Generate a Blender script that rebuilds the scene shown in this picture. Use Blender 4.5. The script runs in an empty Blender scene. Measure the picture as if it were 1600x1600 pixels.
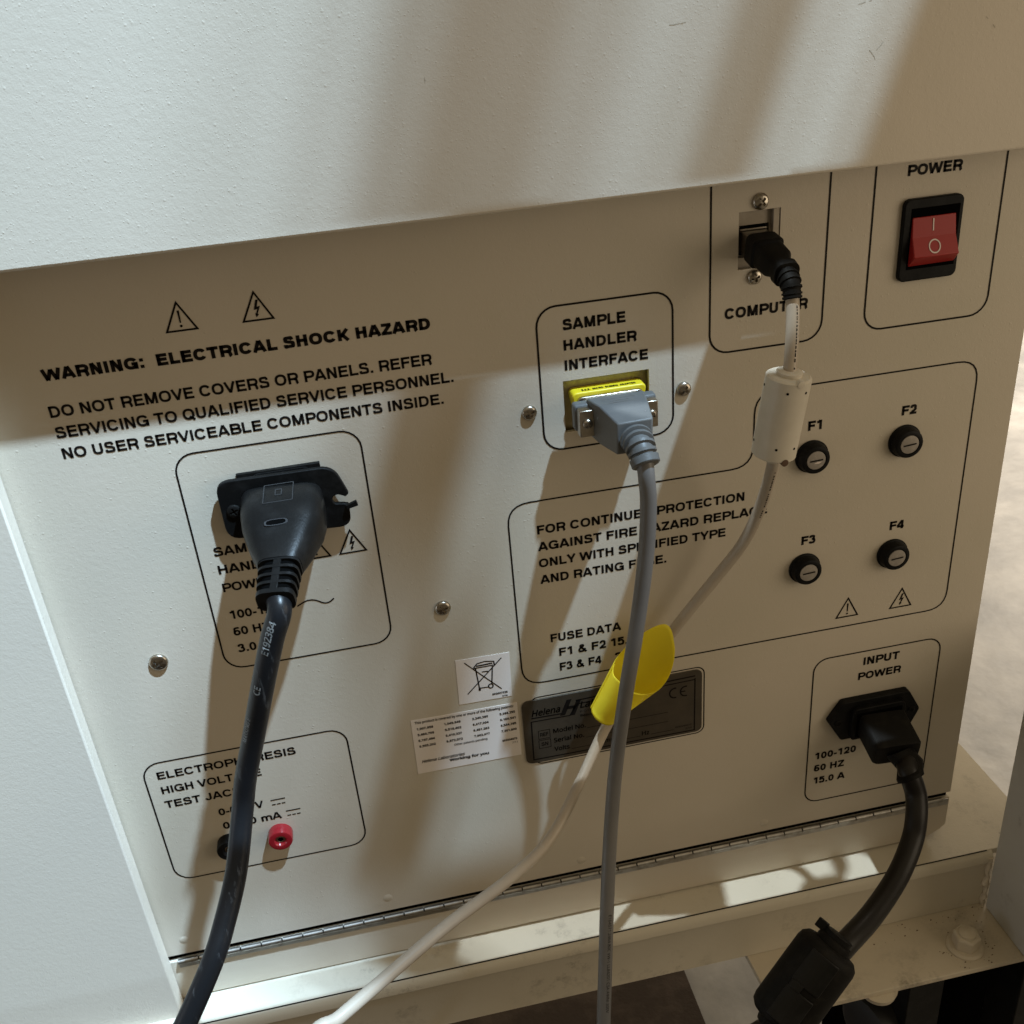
import bpy, bmesh, math, random, os
from mathutils import Vector, Matrix
random.seed(7)
C = bpy.context.scene.collection
S = 0.00086          # all measures below are in panel units (0.86 mm); S turns them into metres
PI = math.pi

# ------------------------------------------------------------------ camera
cd = bpy.data.cameras.new('camera'); cam = bpy.data.objects.new('camera', cd); C.objects.link(cam)
CR = [[0.9783715, -0.1908889, -0.0796915], [-0.158385, -0.4434923, -0.8821728], [0.1330544, 0.8757146, -0.4641341]]
CT = (-87.587, -450.0, 208.152)
m = Matrix(((CR[0][0], -CR[1][0], -CR[2][0]), (CR[0][1], -CR[1][1], -CR[2][1]), (CR[0][2], -CR[1][2], -CR[2][2])))
cam.matrix_world = Matrix.Translation(Vector(CT) * S) @ m.to_4x4()
cd.sensor_width = 36; cd.lens = 1587.85 / 1600 * 36
cd.dof.use_dof = True; cd.dof.focus_distance = 0.46; cd.dof.aperture_fstop = 42
cd.clip_start = 0.01; cd.clip_end = 50
bpy.context.scene.camera = cam
CAMV = Vector(CT)

# ------------------------------------------------------------------ exposure, world
sc = bpy.context.scene
sc.view_settings.view_transform = 'Standard'; sc.view_settings.look = 'None'
sc.view_settings.exposure = 0; sc.view_settings.gamma = 1
sc.cycles.max_bounces = 6; sc.cycles.use_denoising = True
sc.cycles.sample_clamp_indirect = 4
w = bpy.data.worlds.new('World'); sc.world = w; w.use_nodes = True
wn = w.node_tree; wn.nodes.clear()
bg = wn.nodes.new('ShaderNodeBackground'); wo = wn.nodes.new('ShaderNodeOutputWorld')
tc = wn.nodes.new('ShaderNodeTexCoord'); sx = wn.nodes.new('ShaderNodeSeparateXYZ'); cr = wn.nodes.new('ShaderNodeValToRGB')
mr = wn.nodes.new('ShaderNodeMapRange')
wn.links.new(tc.outputs['Generated'], sx.inputs[0]); wn.links.new(sx.outputs['Z'], mr.inputs[0])
mr.inputs[1].default_value = -1; mr.inputs[2].default_value = 1
wn.links.new(mr.outputs[0], cr.inputs[0]); wn.links.new(cr.outputs[0], bg.inputs[0]); wn.links.new(bg.outputs[0], wo.inputs[0])
cr.color_ramp.elements[0].position = 0.52; cr.color_ramp.elements[0].color = (0.15, 0.112, 0.068, 1)
cr.color_ramp.elements[1].position = 0.94; cr.color_ramp.elements[1].color = (1.0, 0.80, 0.50, 1)
bg.inputs[1].default_value = 0.41

# ------------------------------------------------------------------ lamps
LP = (1150., -1100., 3350.)
def lamp(name, kind, loc, power, col, size=None, target=None):
    l = bpy.data.lights.new(name, kind); l.energy = power; l.color = col
    o = bpy.data.objects.new(name, l); C.objects.link(o); o.location = Vector(loc) * S
    if target is not None:
        o.rotation_euler = (Vector(target) - Vector(loc)).to_track_quat('-Z', 'Y').to_euler()
    if kind == 'AREA': l.size = size * S
    elif size: l.shadow_soft_size = size * S
    return o, l
# ceiling lamp high in front of the machine; the bands are a shade pattern set into its emission
ko, kl = lamp('patterned_overhead_lamp', 'POINT', LP, 1440, (0.55, 0.78, 1.0), 42)
kl.use_nodes = True
nt = kl.node_tree; N = nt.nodes; N.clear()
def math_(op, a, b=None, c=None):
    n = N.new('ShaderNodeMath'); n.operation = op
    for i, v in enumerate((a, b, c)):
        if v is None: continue
        if isinstance(v, (int, float)): n.inputs[i].default_value = v
        else: nt.links.new(v, n.inputs[i])
    return n.outputs[0]
g = N.new('ShaderNodeNewGeometry'); sp = N.new('ShaderNodeSeparateXYZ'); nt.links.new(g.outputs['Incoming'], sp.inputs[0])
rx = math_('DIVIDE', sp.outputs[0], sp.outputs[1]); rz = math_('DIVIDE', sp.outputs[2], sp.outputs[1])
pp = N.new('ShaderNodeSeparateXYZ'); nt.links.new(g.outputs['Position'], pp.inputs[0])     # point of the lamp the ray leaves from
gu = math_('DIVIDE', math_('SUBTRACT', pp.outputs[0], math_('MULTIPLY', rx, pp.outputs[1])), S)
gv = math_('DIVIDE', math_('SUBTRACT', pp.outputs[2], math_('MULTIPLY', rz, pp.outputs[1])), S)
gs = math_('MULTIPLY_ADD', gv, -0.345, gu)
def ramp(inp, lo, hi, stops, interp='EASE'):
    mrn = N.new('ShaderNodeMapRange'); nt.links.new(inp, mrn.inputs[0]); mrn.inputs[1].default_value = lo; mrn.inputs[2].default_value = hi
    r = N.new('ShaderNodeValToRGB'); nt.links.new(mrn.outputs[0], r.inputs[0]); r.color_ramp.interpolation = interp
    e = r.color_ramp.elements
    while len(e) > 1: e.remove(e[-1])
    for i, (p, v) in enumerate(stops):
        t = (p - lo) / (hi - lo)
        x = e[0] if i == 0 else e.new(t)
        x.position = t; x.color = (v, v, v, 1)
    return r.outputs[0]
top_p = ramp(gs, -400, 300, [(-185, 1), (-135, .72), (-95, .36), (-74, .02), (-52, 0), (-25, .34), (5, .46), (50, .42), (68, .38), (70.5, 0.0)])
bot_p = ramp(gs, -400, 300, [(-185, 1), (-150, .72), (-94, .48), (-55, .30), (-36, .03), (-17, .0), (5, .28), (20, .42), (68, .26), (70.5, 0.0)])
lid_p = ramp(gs, -400, 300, [(-225, 1), (-168, .8), (-142, .6), (-112, .24), (-90, .13), (-65, .15), (-40, .27), (-10, .42), (8, .36), (28, .12), (40, .09), (60, .40), (76, .47), (90, .34), (108, 0)])
ledge_p = ramp(gu, -400, 400, [(-230, .9), (-190, .62), (-175, .42), (-150, .30), (-125, 0)])
left_p = ramp(gu, -400, 400, [(-330, .8), (-280, .12), (-60, 0.0)])
def sel(edge, wdt):                       # 0 below edge, 1 above, soft over wdt
    mrn = N.new('ShaderNodeMapRange'); mrn.interpolation_type = 'SMOOTHSTEP'; nt.links.new(gv, mrn.inputs[0])
    mrn.inputs[1].default_value = edge - wdt; mrn.inputs[2].default_value = edge + wdt
    return mrn.outputs[0]
def mix(f, a, b): return math_('ADD', math_('MULTIPLY', f, b), math_('MULTIPLY', math_('SUBTRACT', 1.0, f), a))
panel_p = mix(sel(-85, 80), bot_p, top_p)
low_p = ramp(gu, -400, 300, [(-230, 1), (-190, .8), (-150, .5), (-115, .12), (-60, 0)])
v1 = mix(sel(-262, 24), low_p, mix(sel(43.7, .7), panel_p, lid_p))
v2 = mix(sel(-331, 4), ledge_p, v1)
v3 = mix(sel(-392, 9), left_p, v2)
v3 = math_('MULTIPLY', math_('MULTIPLY', v3, sel(-820, 60)), math_('GREATER_THAN', sp.outputs[1], 0.05))       # nothing towards the room behind the lamp
em = N.new('ShaderNodeEmission'); lo = N.new('ShaderNodeOutputLight'); nt.links.new(v3, em.inputs[1]); nt.links.new(em.outputs[0], lo.inputs[0])
em.inputs[0].default_value = (1, 1, 1, 1)
# added lamp almost straight above the panel; its emission pattern leaves two ledge patches
k2o, k2 = lamp('patterned_overhead_lamp', 'POINT', (-450, -300, 3300), 340, (0.80, 0.93, 1.0), 30)
k2.use_nodes = True; nt = k2.node_tree; N = nt.nodes; N.clear()
g = N.new('ShaderNodeNewGeometry'); sp = N.new('ShaderNodeSeparateXYZ'); nt.links.new(g.outputs['Incoming'], sp.inputs[0])
pp = N.new('ShaderNodeSeparateXYZ'); nt.links.new(g.outputs['Position'], pp.inputs[0])
dz_ = math_('SUBTRACT', -327 * S, pp.outputs[2])
lx = math_('DIVIDE', math_('MULTIPLY_ADD', math_('DIVIDE', sp.outputs[0], sp.outputs[2]), dz_, pp.outputs[0]), S)
gv = math_('DIVIDE', math_('MULTIPLY_ADD', math_('DIVIDE', sp.outputs[1], sp.outputs[2]), dz_, pp.outputs[1]), S)
jag = N.new('ShaderNodeMath'); jag.operation = 'MULTIPLY_ADD'; nt.links.new(gv, jag.inputs[0]); jag.inputs[1].default_value = .9; nt.links.new(lx, jag.inputs[2])
pl = ramp(jag.outputs[0], -400, 400, [(-98, 0), (-86, .55), (-60, .85), (48, .7), (51, .0), (76, .0), (79, 1), (190, 1), (198, 0)], 'LINEAR')
win = math_('MULTIPLY', sel(-19.4, 1.2), math_('SUBTRACT', 1.0, sel(-.6, .5)))
em = N.new('ShaderNodeEmission'); lo = N.new('ShaderNodeOutputLight'); nt.links.new(math_('MULTIPLY', pl, win), em.inputs[1]); nt.links.new(em.outputs[0], lo.inputs[0])
# warm room lamp over the floor beyond the machine, and an added soft fill to the right of the photographer
lamp('room_lamp', 'AREA', (1900, 1700, 350), 10.5, (1.0, 0.90, 0.77), 600, (1500, 1350, -700))[1].spread = math.radians(115)
lamp('side_fill', 'AREA', (820, -560, 120), 1.8, (1.0, 0.84, 0.62), 620, (0, 0, 0))
lamp('left_fill', 'AREA', (-1500, -330, -250), 0.9, (0.95, 0.97, 1.0), 500, (200, -100, -300))  # unseen fill added at the left to brighten the post's left face

# ------------------------------------------------------------------ materials
def mat(name, col, rough=.5, metal=0., spec=.5, noise=None, bump=None, coat=0):
    m = bpy.data.materials.new(name); m.use_nodes = True; nt = m.node_tree; b = nt.nodes['Principled BSDF']
    b.inputs['Base Color'].default_value = (*col, 1); b.inputs['Roughness'].default_value = rough
    b.inputs['Metallic'].default_value = metal; b.inputs['Specular IOR Level'].default_value = spec
    b.inputs['Coat Weight'].default_value = coat
    t = nt.nodes.new('ShaderNodeTexCoord')
    if noise:
        sc_, col2, lo_, hi_ = noise
        n = nt.nodes.new('ShaderNodeTexNoise'); n.inputs['Scale'].default_value = sc_; n.inputs['Detail'].default_value = 8
        n.inputs['Roughness'].default_value = .65
        nt.links.new(t.outputs['Object'], n.inputs[0])
        r = nt.nodes.new('ShaderNodeMapRange'); nt.links.new(n.outputs[0], r.inputs[0]); r.inputs[1].default_value = lo_; r.inputs[2].default_value = hi_
        mx = nt.nodes.new('ShaderNodeMix'); mx.data_type = 'RGBA'; nt.links.new(r.outputs[0], mx.inputs[0])
        mx.inputs[6].default_value = (*col, 1); mx.inputs[7].default_value = (*col2, 1); nt.links.new(mx.outputs[2], b.inputs['Base Color'])
    if bump:
        sc_, dist = bump
        n = nt.nodes.new('ShaderNodeTexNoise'); n.inputs['Scale'].default_value = sc_; n.inputs['Detail'].default_value = 4
        nt.links.new(t.outputs['Object'], n.inputs[0])
        bp = nt.nodes.new('ShaderNodeBump'); bp.inputs['Distance'].default_value = dist; nt.links.new(n.outputs[0], bp.inputs['Height'])
        nt.links.new(bp.outputs[0], b.inputs['Normal'])
    return m
def paint(name, col, col2, pim=.00009, fine=.00004, dirt=0., thresh=.62):
    """powder coat: fine orange peel, scattered paint nibs, faint uneven tint and specks of dirt"""
    m = bpy.data.materials.new(name); m.use_nodes = True; nt = m.node_tree; L = nt.links; b = nt.nodes['Principled BSDF']
    b.inputs['Roughness'].default_value = .48; b.inputs['Specular IOR Level'].default_value = .35
    t = nt.nodes.new('ShaderNodeTexCoord')
    def nz(scale, detail=4, rough=.6):
        n = nt.nodes.new('ShaderNodeTexNoise'); n.inputs['Scale'].default_value = scale; n.inputs['Detail'].default_value = detail; n.inputs['Roughness'].default_value = rough
        L.new(t.outputs['Object'], n.inputs[0]); return n.outputs[0]
    def mp(i, a, b_, c=0., d=1.):
        n = nt.nodes.new('ShaderNodeMapRange'); L.new(i, n.inputs[0])
        for k, v in zip((1, 2, 3, 4), (a, b_, c, d)): n.inputs[k].default_value = v
        return n.outputs[0]
    def mm(op, a, b_):
        n = nt.nodes.new('ShaderNodeMath'); n.operation = op
        for k, v in ((0, a), (1, b_)):
            if isinstance(v, (int, float)): n.inputs[k].default_value = v
            else: L.new(v, n.inputs[k])
        return n.outputs[0]
    mx = nt.nodes.new('ShaderNodeMix'); mx.data_type = 'RGBA'; L.new(mp(nz(9, 6), .35, .7), mx.inputs[0])
    mx.inputs[6].default_value = (*col, 1); mx.inputs[7].default_value = (*col2, 1)
    # dark specks
    vs = nt.nodes.new('ShaderNodeTexVoronoi'); vs.inputs['Scale'].default_value = 60; L.new(t.outputs['Object'], vs.inputs[0])
    sepc = nt.nodes.new('ShaderNodeSeparateColor'); L.new(vs.outputs['Color'], sepc.inputs[0])
    spk = mm('MULTIPLY', mp(vs.outputs['Distance'], .045, .03), mm('GREATER_THAN', sepc.outputs[0], .93))
    fac = mm('MULTIPLY', spk, .6)
    if dirt:
        d1 = mp(nz(46, 12, .8), .58 - dirt * .08, .72 - dirt * .055)
        d2 = mp(nz(14, 3), .42, .62)
        fac = mm('MAXIMUM', fac, mm('MULTIPLY', mm('MULTIPLY', d1, d2), .55 + .2 * dirt))
    mx2 = nt.nodes.new('ShaderNodeMix'); mx2.data_type = 'RGBA'; L.new(fac, mx2.inputs[0]); L.new(mx.outputs[2], mx2.inputs[6])
    mx2.inputs[7].default_value = (.09, .075, .055, 1); L.new(mx2.outputs[2], b.inputs['Base Color'])
    # nibs of two sizes
    tot = mm('ADD', mm('MULTIPLY', nz(1500, 3), fine), mm('MULTIPLY', nz(420, 3, .7), fine * 2.2))
    for scl, thr, h in ((760, thresh - .14, pim * .95), (380, thresh + .12, pim * 1.25)):
        vo = nt.nodes.new('ShaderNodeTexVoronoi'); vo.inputs['Scale'].default_value = scl; L.new(t.outputs['Object'], vo.inputs[0])
        s2 = nt.nodes.new('ShaderNodeSeparateColor'); L.new(vo.outputs['Color'], s2.inputs[0])
        near = mp(vo.outputs['Distance'], .24, .0); near = mm('POWER', near, 1.3)
        size = mp(s2.outputs[1], 0, 1, .25, 1.)
        dens = mm('ADD', s2.outputs[0], mm('MULTIPLY', mp(nz(16, 2), .3, .7, -1, 1), .22))
        nib = mm('MULTIPLY', mm('MULTIPLY', near, size), mm('GREATER_THAN', dens, thr))
        tot = mm('ADD', tot, mm('MULTIPLY', nib, h))
    bp = nt.nodes.new('ShaderNodeBump'); bp.inputs['Distance'].default_value = 1.0; L.new(tot, bp.inputs['Height']); L.new(bp.outputs[0], b.inputs['Normal'])
    return m
M = {}
M['paint'] = paint('cream_powder_coat', (.61, .545, .455), (.565, .515, .42))
M['lid'] = paint('cream_lid_coat', (.66, .595, .505), (.62, .565, .475), pim=.00013, thresh=.55)
M['flap'] = paint('white_side_coat', (.68, .625, .535), (.65, .60, .52), pim=.00007)
M['frame'] = paint('stand_paint', (.64, .59, .49), (.57, .52, .42), dirt=.7)
M['bracket'] = paint('dirty_stand_paint', (.60, .53, .42), (.50, .44, .34), dirt=1.2)
M['post'] = paint('grey_stand_paint', (.52, .52, .50), (.46, .46, .45), dirt=.3)
M['ink'] = mat('black_ink', (.009, .007, .006), .6, spec=.15)
M['black'] = mat('black_plastic', (.005, .005, .005), .5, spec=.13, noise=(120, (.014, .014, .014), .45, .75), bump=(900, .00005))
M['plug'] = mat('worn_black_rubber', (.008, .008, .008), .36, spec=.2, noise=(70, (.022, .022, .022), .5, .85), bump=(1100, .00006))
M['plugdark'] = mat('dark_plastic', (.0065, .006, .0055), .6, spec=.12, noise=(150, (.018, .016, .013), .5, .8), bump=(900, .00006))
M['dark'] = mat('dark_gap', (.003, .003, .003), .9, spec=0.)
M['steel'] = mat('nickel_steel', (.50, .46, .40), .28, 1., noise=(200, (.34, .30, .25), .4, .7))
M['hinge'] = mat('hinge_steel', (.50, .49, .47), .38, 1., noise=(90, (.25, .22, .19), .45, .75))
M['olive'] = mat('zinc_plate', (.36, .30, .17), .45, .75, noise=(130, (.50, .44, .30), .35, .7))
M['greyplate'] = mat('dull_port_plate', (.30, .26, .21), .5, .5, noise=(100, (.4, .36, .3), .4, .7))
M['yellow'] = mat('yellow_plastic', (.78, .62, .02), .4)
M['tag'] = mat('yellow_paper', (.97, .90, .05), .6, noise=(60, (.94, .86, .04), .4, .7))
M['greyrub'] = mat('grey_vinyl', (.125, .13, .132), .42, spec=.35, noise=(60, (.15, .152, .152), .4, .7), bump=(1300, .00006))
M['greycord'] = mat('grey_cord', (.16, .158, .16), .35, spec=.4, noise=(40, (.19, .185, .183), .4, .7))
M['usb'] = mat('ivory_cord', (.43, .37, .30), .38, noise=(40, (.48, .415, .335), .4, .7))
M['ferrite'] = mat('ivory_plastic', (.66, .61, .52), .42, noise=(70, (.60, .55, .46), .4, .7))
M['red'] = mat('red_plastic', (.33, .014, .012), .4, spec=.35)
M['jackred'] = mat('red_jack_plastic', (.30, .012, .02), .25, coat=.4)
M['white'] = mat('white_print', (.75, .66, .62), .5)
M['cap'] = mat('grey_fuse_cap', (.30, .27, .24), .5, noise=(500, (.42, .38, .34), .5, .8))
M['scuffmark'] = mat('grey_scuff', (.40, .36, .29), .6)
M['sticker'] = mat('white_sticker', (.82, .76, .72), .42)
M['plate'] = mat('brushed_nameplate', (.085, .07, .052), .42, .35, noise=(90, (.065, .054, .04), .4, .7))
M['edge'] = mat('nameplate_bare_edge', (.42, .39, .33), .32, .8)
M['floor'] = mat('mottled_floor', (.30, .295, .29), .5, noise=(9, (.54, .525, .50), .36, .68), bump=(40, .001))
M['mat'] = mat('brown_floor_shade', (.055, .038, .026), .85, noise=(26, (.11, .08, .06), .45, .7), bump=(300, .0006))  # shade under the machine, painted as mottled brown
M['scuff'] = mat('scuffed_black_vinyl', (.008, .009, .011), .36, spec=.35, noise=(70, (.13, .135, .14), .60, .84), bump=(500, .00008))
M['fatcord'] = mat('black_cord_jacket', (.007, .0055, .0045), .42, spec=.3, bump=(600, .00003))
tn = M['tag'].node_tree; tb = tn.nodes['Principled BSDF']; tl = tn.nodes.new('ShaderNodeBsdfTranslucent'); tl.inputs[0].default_value = (.95, .78, .03, 1)
tmx = tn.nodes.new('ShaderNodeMixShader'); tmx.inputs[0].default_value = .45; tn.links.new(tb.outputs[0], tmx.inputs[1]); tn.links.new(tl.outputs[0], tmx.inputs[2])
tn.links.new(tmx.outputs[0], [n for n in tn.nodes if n.type == 'OUTPUT_MATERIAL'][0].inputs[0])
M['mould'] = mat('lightened_moulding', (.03, .031, .033), .4)  # lightened black: marks stand out, slot rim carries a painted highlight
M['print'] = mat('white_cord_print', (.22, .23, .23), .5)
M['tyre'] = mat('black_rubber_tyre', (.02, .02, .022), .6)
M['brown'] = mat('brown_board', (.10, .055, .03), .7)
# stretch the noise of the scuffed cord along its length
for nd in M['scuff'].node_tree.nodes:
    if nd.type == 'TEX_NOISE' and nd.inputs['Scale'].default_value < 100:
        mpn = M['scuff'].node_tree.nodes.new('ShaderNodeMapping'); tcn = [n for n in M['scuff'].node_tree.nodes if n.type == 'TEX_COORD'][0]
        M['scuff'].node_tree.links.new(tcn.outputs['Object'], mpn.inputs[0]); mpn.inputs['Scale'].default_value = (5, 3, .7)
        M['scuff'].node_tree.links.new(mpn.outputs[0], nd.inputs[0])

# ------------------------------------------------------------------ object helpers
def link(name, me, parent=None, **tags):
    o = bpy.data.objects.new(name, me); C.objects.link(o)
    if parent: o.parent = parent
    for k, v in tags.items(): o[k] = v
    return o
def thing(name, label, category, group=None):
    o = bpy.data.objects.new(name, None); C.objects.link(o); o['label'] = label; o['category'] = category
    if group: o['group'] = group
    o.empty_display_size = .02
    return o
def place(o, parts, loc):
    """moves the Empty of a thing to its base, its parts stay where they were built"""
    o.location = Vector(loc) * S
    for p in parts: p.location = p.location - Vector(loc) * S
def mesh(name, verts, faces, mt, parent=None, smooth=False, bevel=0, seg=2, **tags):
    me = bpy.data.meshes.new(name); me.from_pydata([Vector(v) * S for v in verts], [], faces)
    bm = bmesh.new(); bm.from_mesh(me); bmesh.ops.recalc_face_normals(bm, faces=bm.faces)
    if bevel:
        es = [e for e in bm.edges if len(e.link_faces) == 2 and e.calc_face_angle() > .5]
        res = bmesh.ops.bevel(bm, geom=es, offset=bevel * S, segments=seg, affect='EDGES', profile=.5)
        new = set(res['faces']); 
        for f_ in bm.faces: f_.smooth = f_ in new
    bm.to_mesh(me); bm.free()
    if smooth:
        for p in me.polygons: p.use_smooth = True
        me.set_sharp_from_angle(angle=.6)
    for x in (mt if isinstance(mt, (list, tuple)) else [mt]): me.materials.append(x)
    return link(name, me, parent, **tags)
BF = [(0, 1, 3, 2), (4, 6, 7, 5), (0, 4, 5, 1), (2, 3, 7, 6), (0, 2, 6, 4), (1, 5, 7, 3)]
def boxv(x0, x1, y0, y1, z0, z1): return [(x, y, z) for x in (x0, x1) for y in (y0, y1) for z in (z0, z1)]
def box(name, x0, x1, y0, y1, z0, z1, mt, parent=None, bevel=0, **t):
    return mesh(name, boxv(x0, x1, y0, y1, z0, z1), BF, mt, parent, bevel=bevel, **t)
def prism(name, outline, y0, y1, mt, parent=None, bevel=0, **t):
    """outline of (x, z) points, extruded from y0 to y1"""
    n = len(outline); v = [(x, y0, z) for x, z in outline] + [(x, y1, z) for x, z in outline]
    f = [tuple(range(n)), tuple(range(2 * n - 1, n - 1, -1))] + [(i, (i + 1) % n, n + (i + 1) % n, n + i) for i in range(n)]
    return mesh(name, v, f, mt, parent, bevel=bevel, **t)
def rrect(x0, x1, z0, z1, r, n=6):
    p = []
    for cx, cz, a in ((x1 - r, z1 - r, 0), (x0 + r, z1 - r, 90), (x0 + r, z0 + r, 180), (x1 - r, z0 + r, 270)):
        for i in range(n + 1):
            t = math.radians(a + 90 * i / n); p.append((cx + r * math.cos(t), cz + r * math.sin(t)))
    return p
def round_poly(pts, rs, n=6):
    """rounds the corners of a polygon"""
    out = []; k = len(pts)
    for i in range(k):
        p = Vector(pts[i]); a = Vector(pts[i - 1]); b = Vector(pts[(i + 1) % k]); r = rs[i] if isinstance(rs, (list, tuple)) else rs
        if r <= 0: out.append(tuple(p)); continue
        p0 = p + (a - p).normalized() * r; p1 = p + (b - p).normalized() * r
        for j in range(n + 1):
            t = j / n; q = p0 * (1 - t) ** 2 + p * 2 * t * (1 - t) + p1 * t * t; out.append(tuple(q))
    return out
INKY = -0.16
def strip(pts, wd, closed=False):
    """flat printed line along (x, z) points"""
    P = [Vector(p) for p in pts]; n = len(P); v = []; f = []
    for i in range(n):
        a = P[i - 1] if (i or closed) else P[i]; b = P[(i + 1) % n] if (i < n - 1 or closed) else P[i]
        d1 = (P[i] - a); d2 = (b - P[i])
        if d1.length < 1e-6: d1 = d2
        if d2.length < 1e-6: d2 = d1
        d1 = d1.normalized(); d2 = d2.normalized(); t = (d1 + d2).normalized(); nn = Vector((-t.y, t.x)) / max(.5, t.dot(d1))
        v += [P[i] + nn * wd / 2, P[i] - nn * wd / 2]
    for i in range(n if closed else n - 1):
        j = (i + 1) % n; f.append((2 * i, 2 * i + 1, 2 * j + 1, 2 * j))
    return v, f
def flat(name, shapes, mt, parent, y=INKY, **t):
    V = []; F = []
    for v, f in shapes:
        o = len(V); V += [(p[0], y, p[1]) for p in v]; F += [tuple(o + k for k in q) for q in f]
    me = bpy.data.meshes.new(name); me.from_pydata([Vector(v) * S for v in V], [], F); me.materials.append(mt)
    return link(name, me, parent, **t)
# type
def load_font():
    try:
        p = os.path.join(bpy.utils.resource_path('LOCAL'), 'datafiles', 'fonts', 'NotoSansHebrew-Regular.woff2')
        return bpy.data.fonts.load(p)
    except Exception: return None
FONT = load_font()
_cap = {}
def glyphs(s, bold, shear=0., serif=False):
    c = bpy.data.curves.new('type', 'FONT'); c.body = s
    if FONT and not serif: c.font = FONT
    c.shear = shear; c.resolution_u = 3
    o = bpy.data.objects.new('type', c); C.objects.link(o)
    dg = bpy.context.evaluated_depsgraph_get(); dg.update()
    me = bpy.data.meshes.new_from_object(o.evaluated_get(dg))
    vs0 = [tuple(v.co) for v in me.vertices]; fs0 = [tuple(p.vertices) for p in me.polygons]
    vs, fs = list(vs0), list(fs0)
    if bold > 0:                       # heavier weight: the face struck again all round
        for i in range(8):
            dx, dy = bold * math.cos(i * PI / 4), bold * math.sin(i * PI / 4); o_ = len(vs)
            vs += [(x + dx, y + dy, z) for x, y, z in vs0]; fs += [tuple(o_ + k for k in f) for f in fs0]
    bpy.data.objects.remove(o); bpy.data.curves.remove(c); bpy.data.meshes.remove(me)
    return vs, fs
def capsize(bold):
    if bold not in _cap:
        v, f = glyphs('H', bold); ys = [p[1] for p in v]; xs = [p[0] for p in v]
        _cap[bold] = (min(ys), max(ys))
    return _cap[bold]
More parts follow.
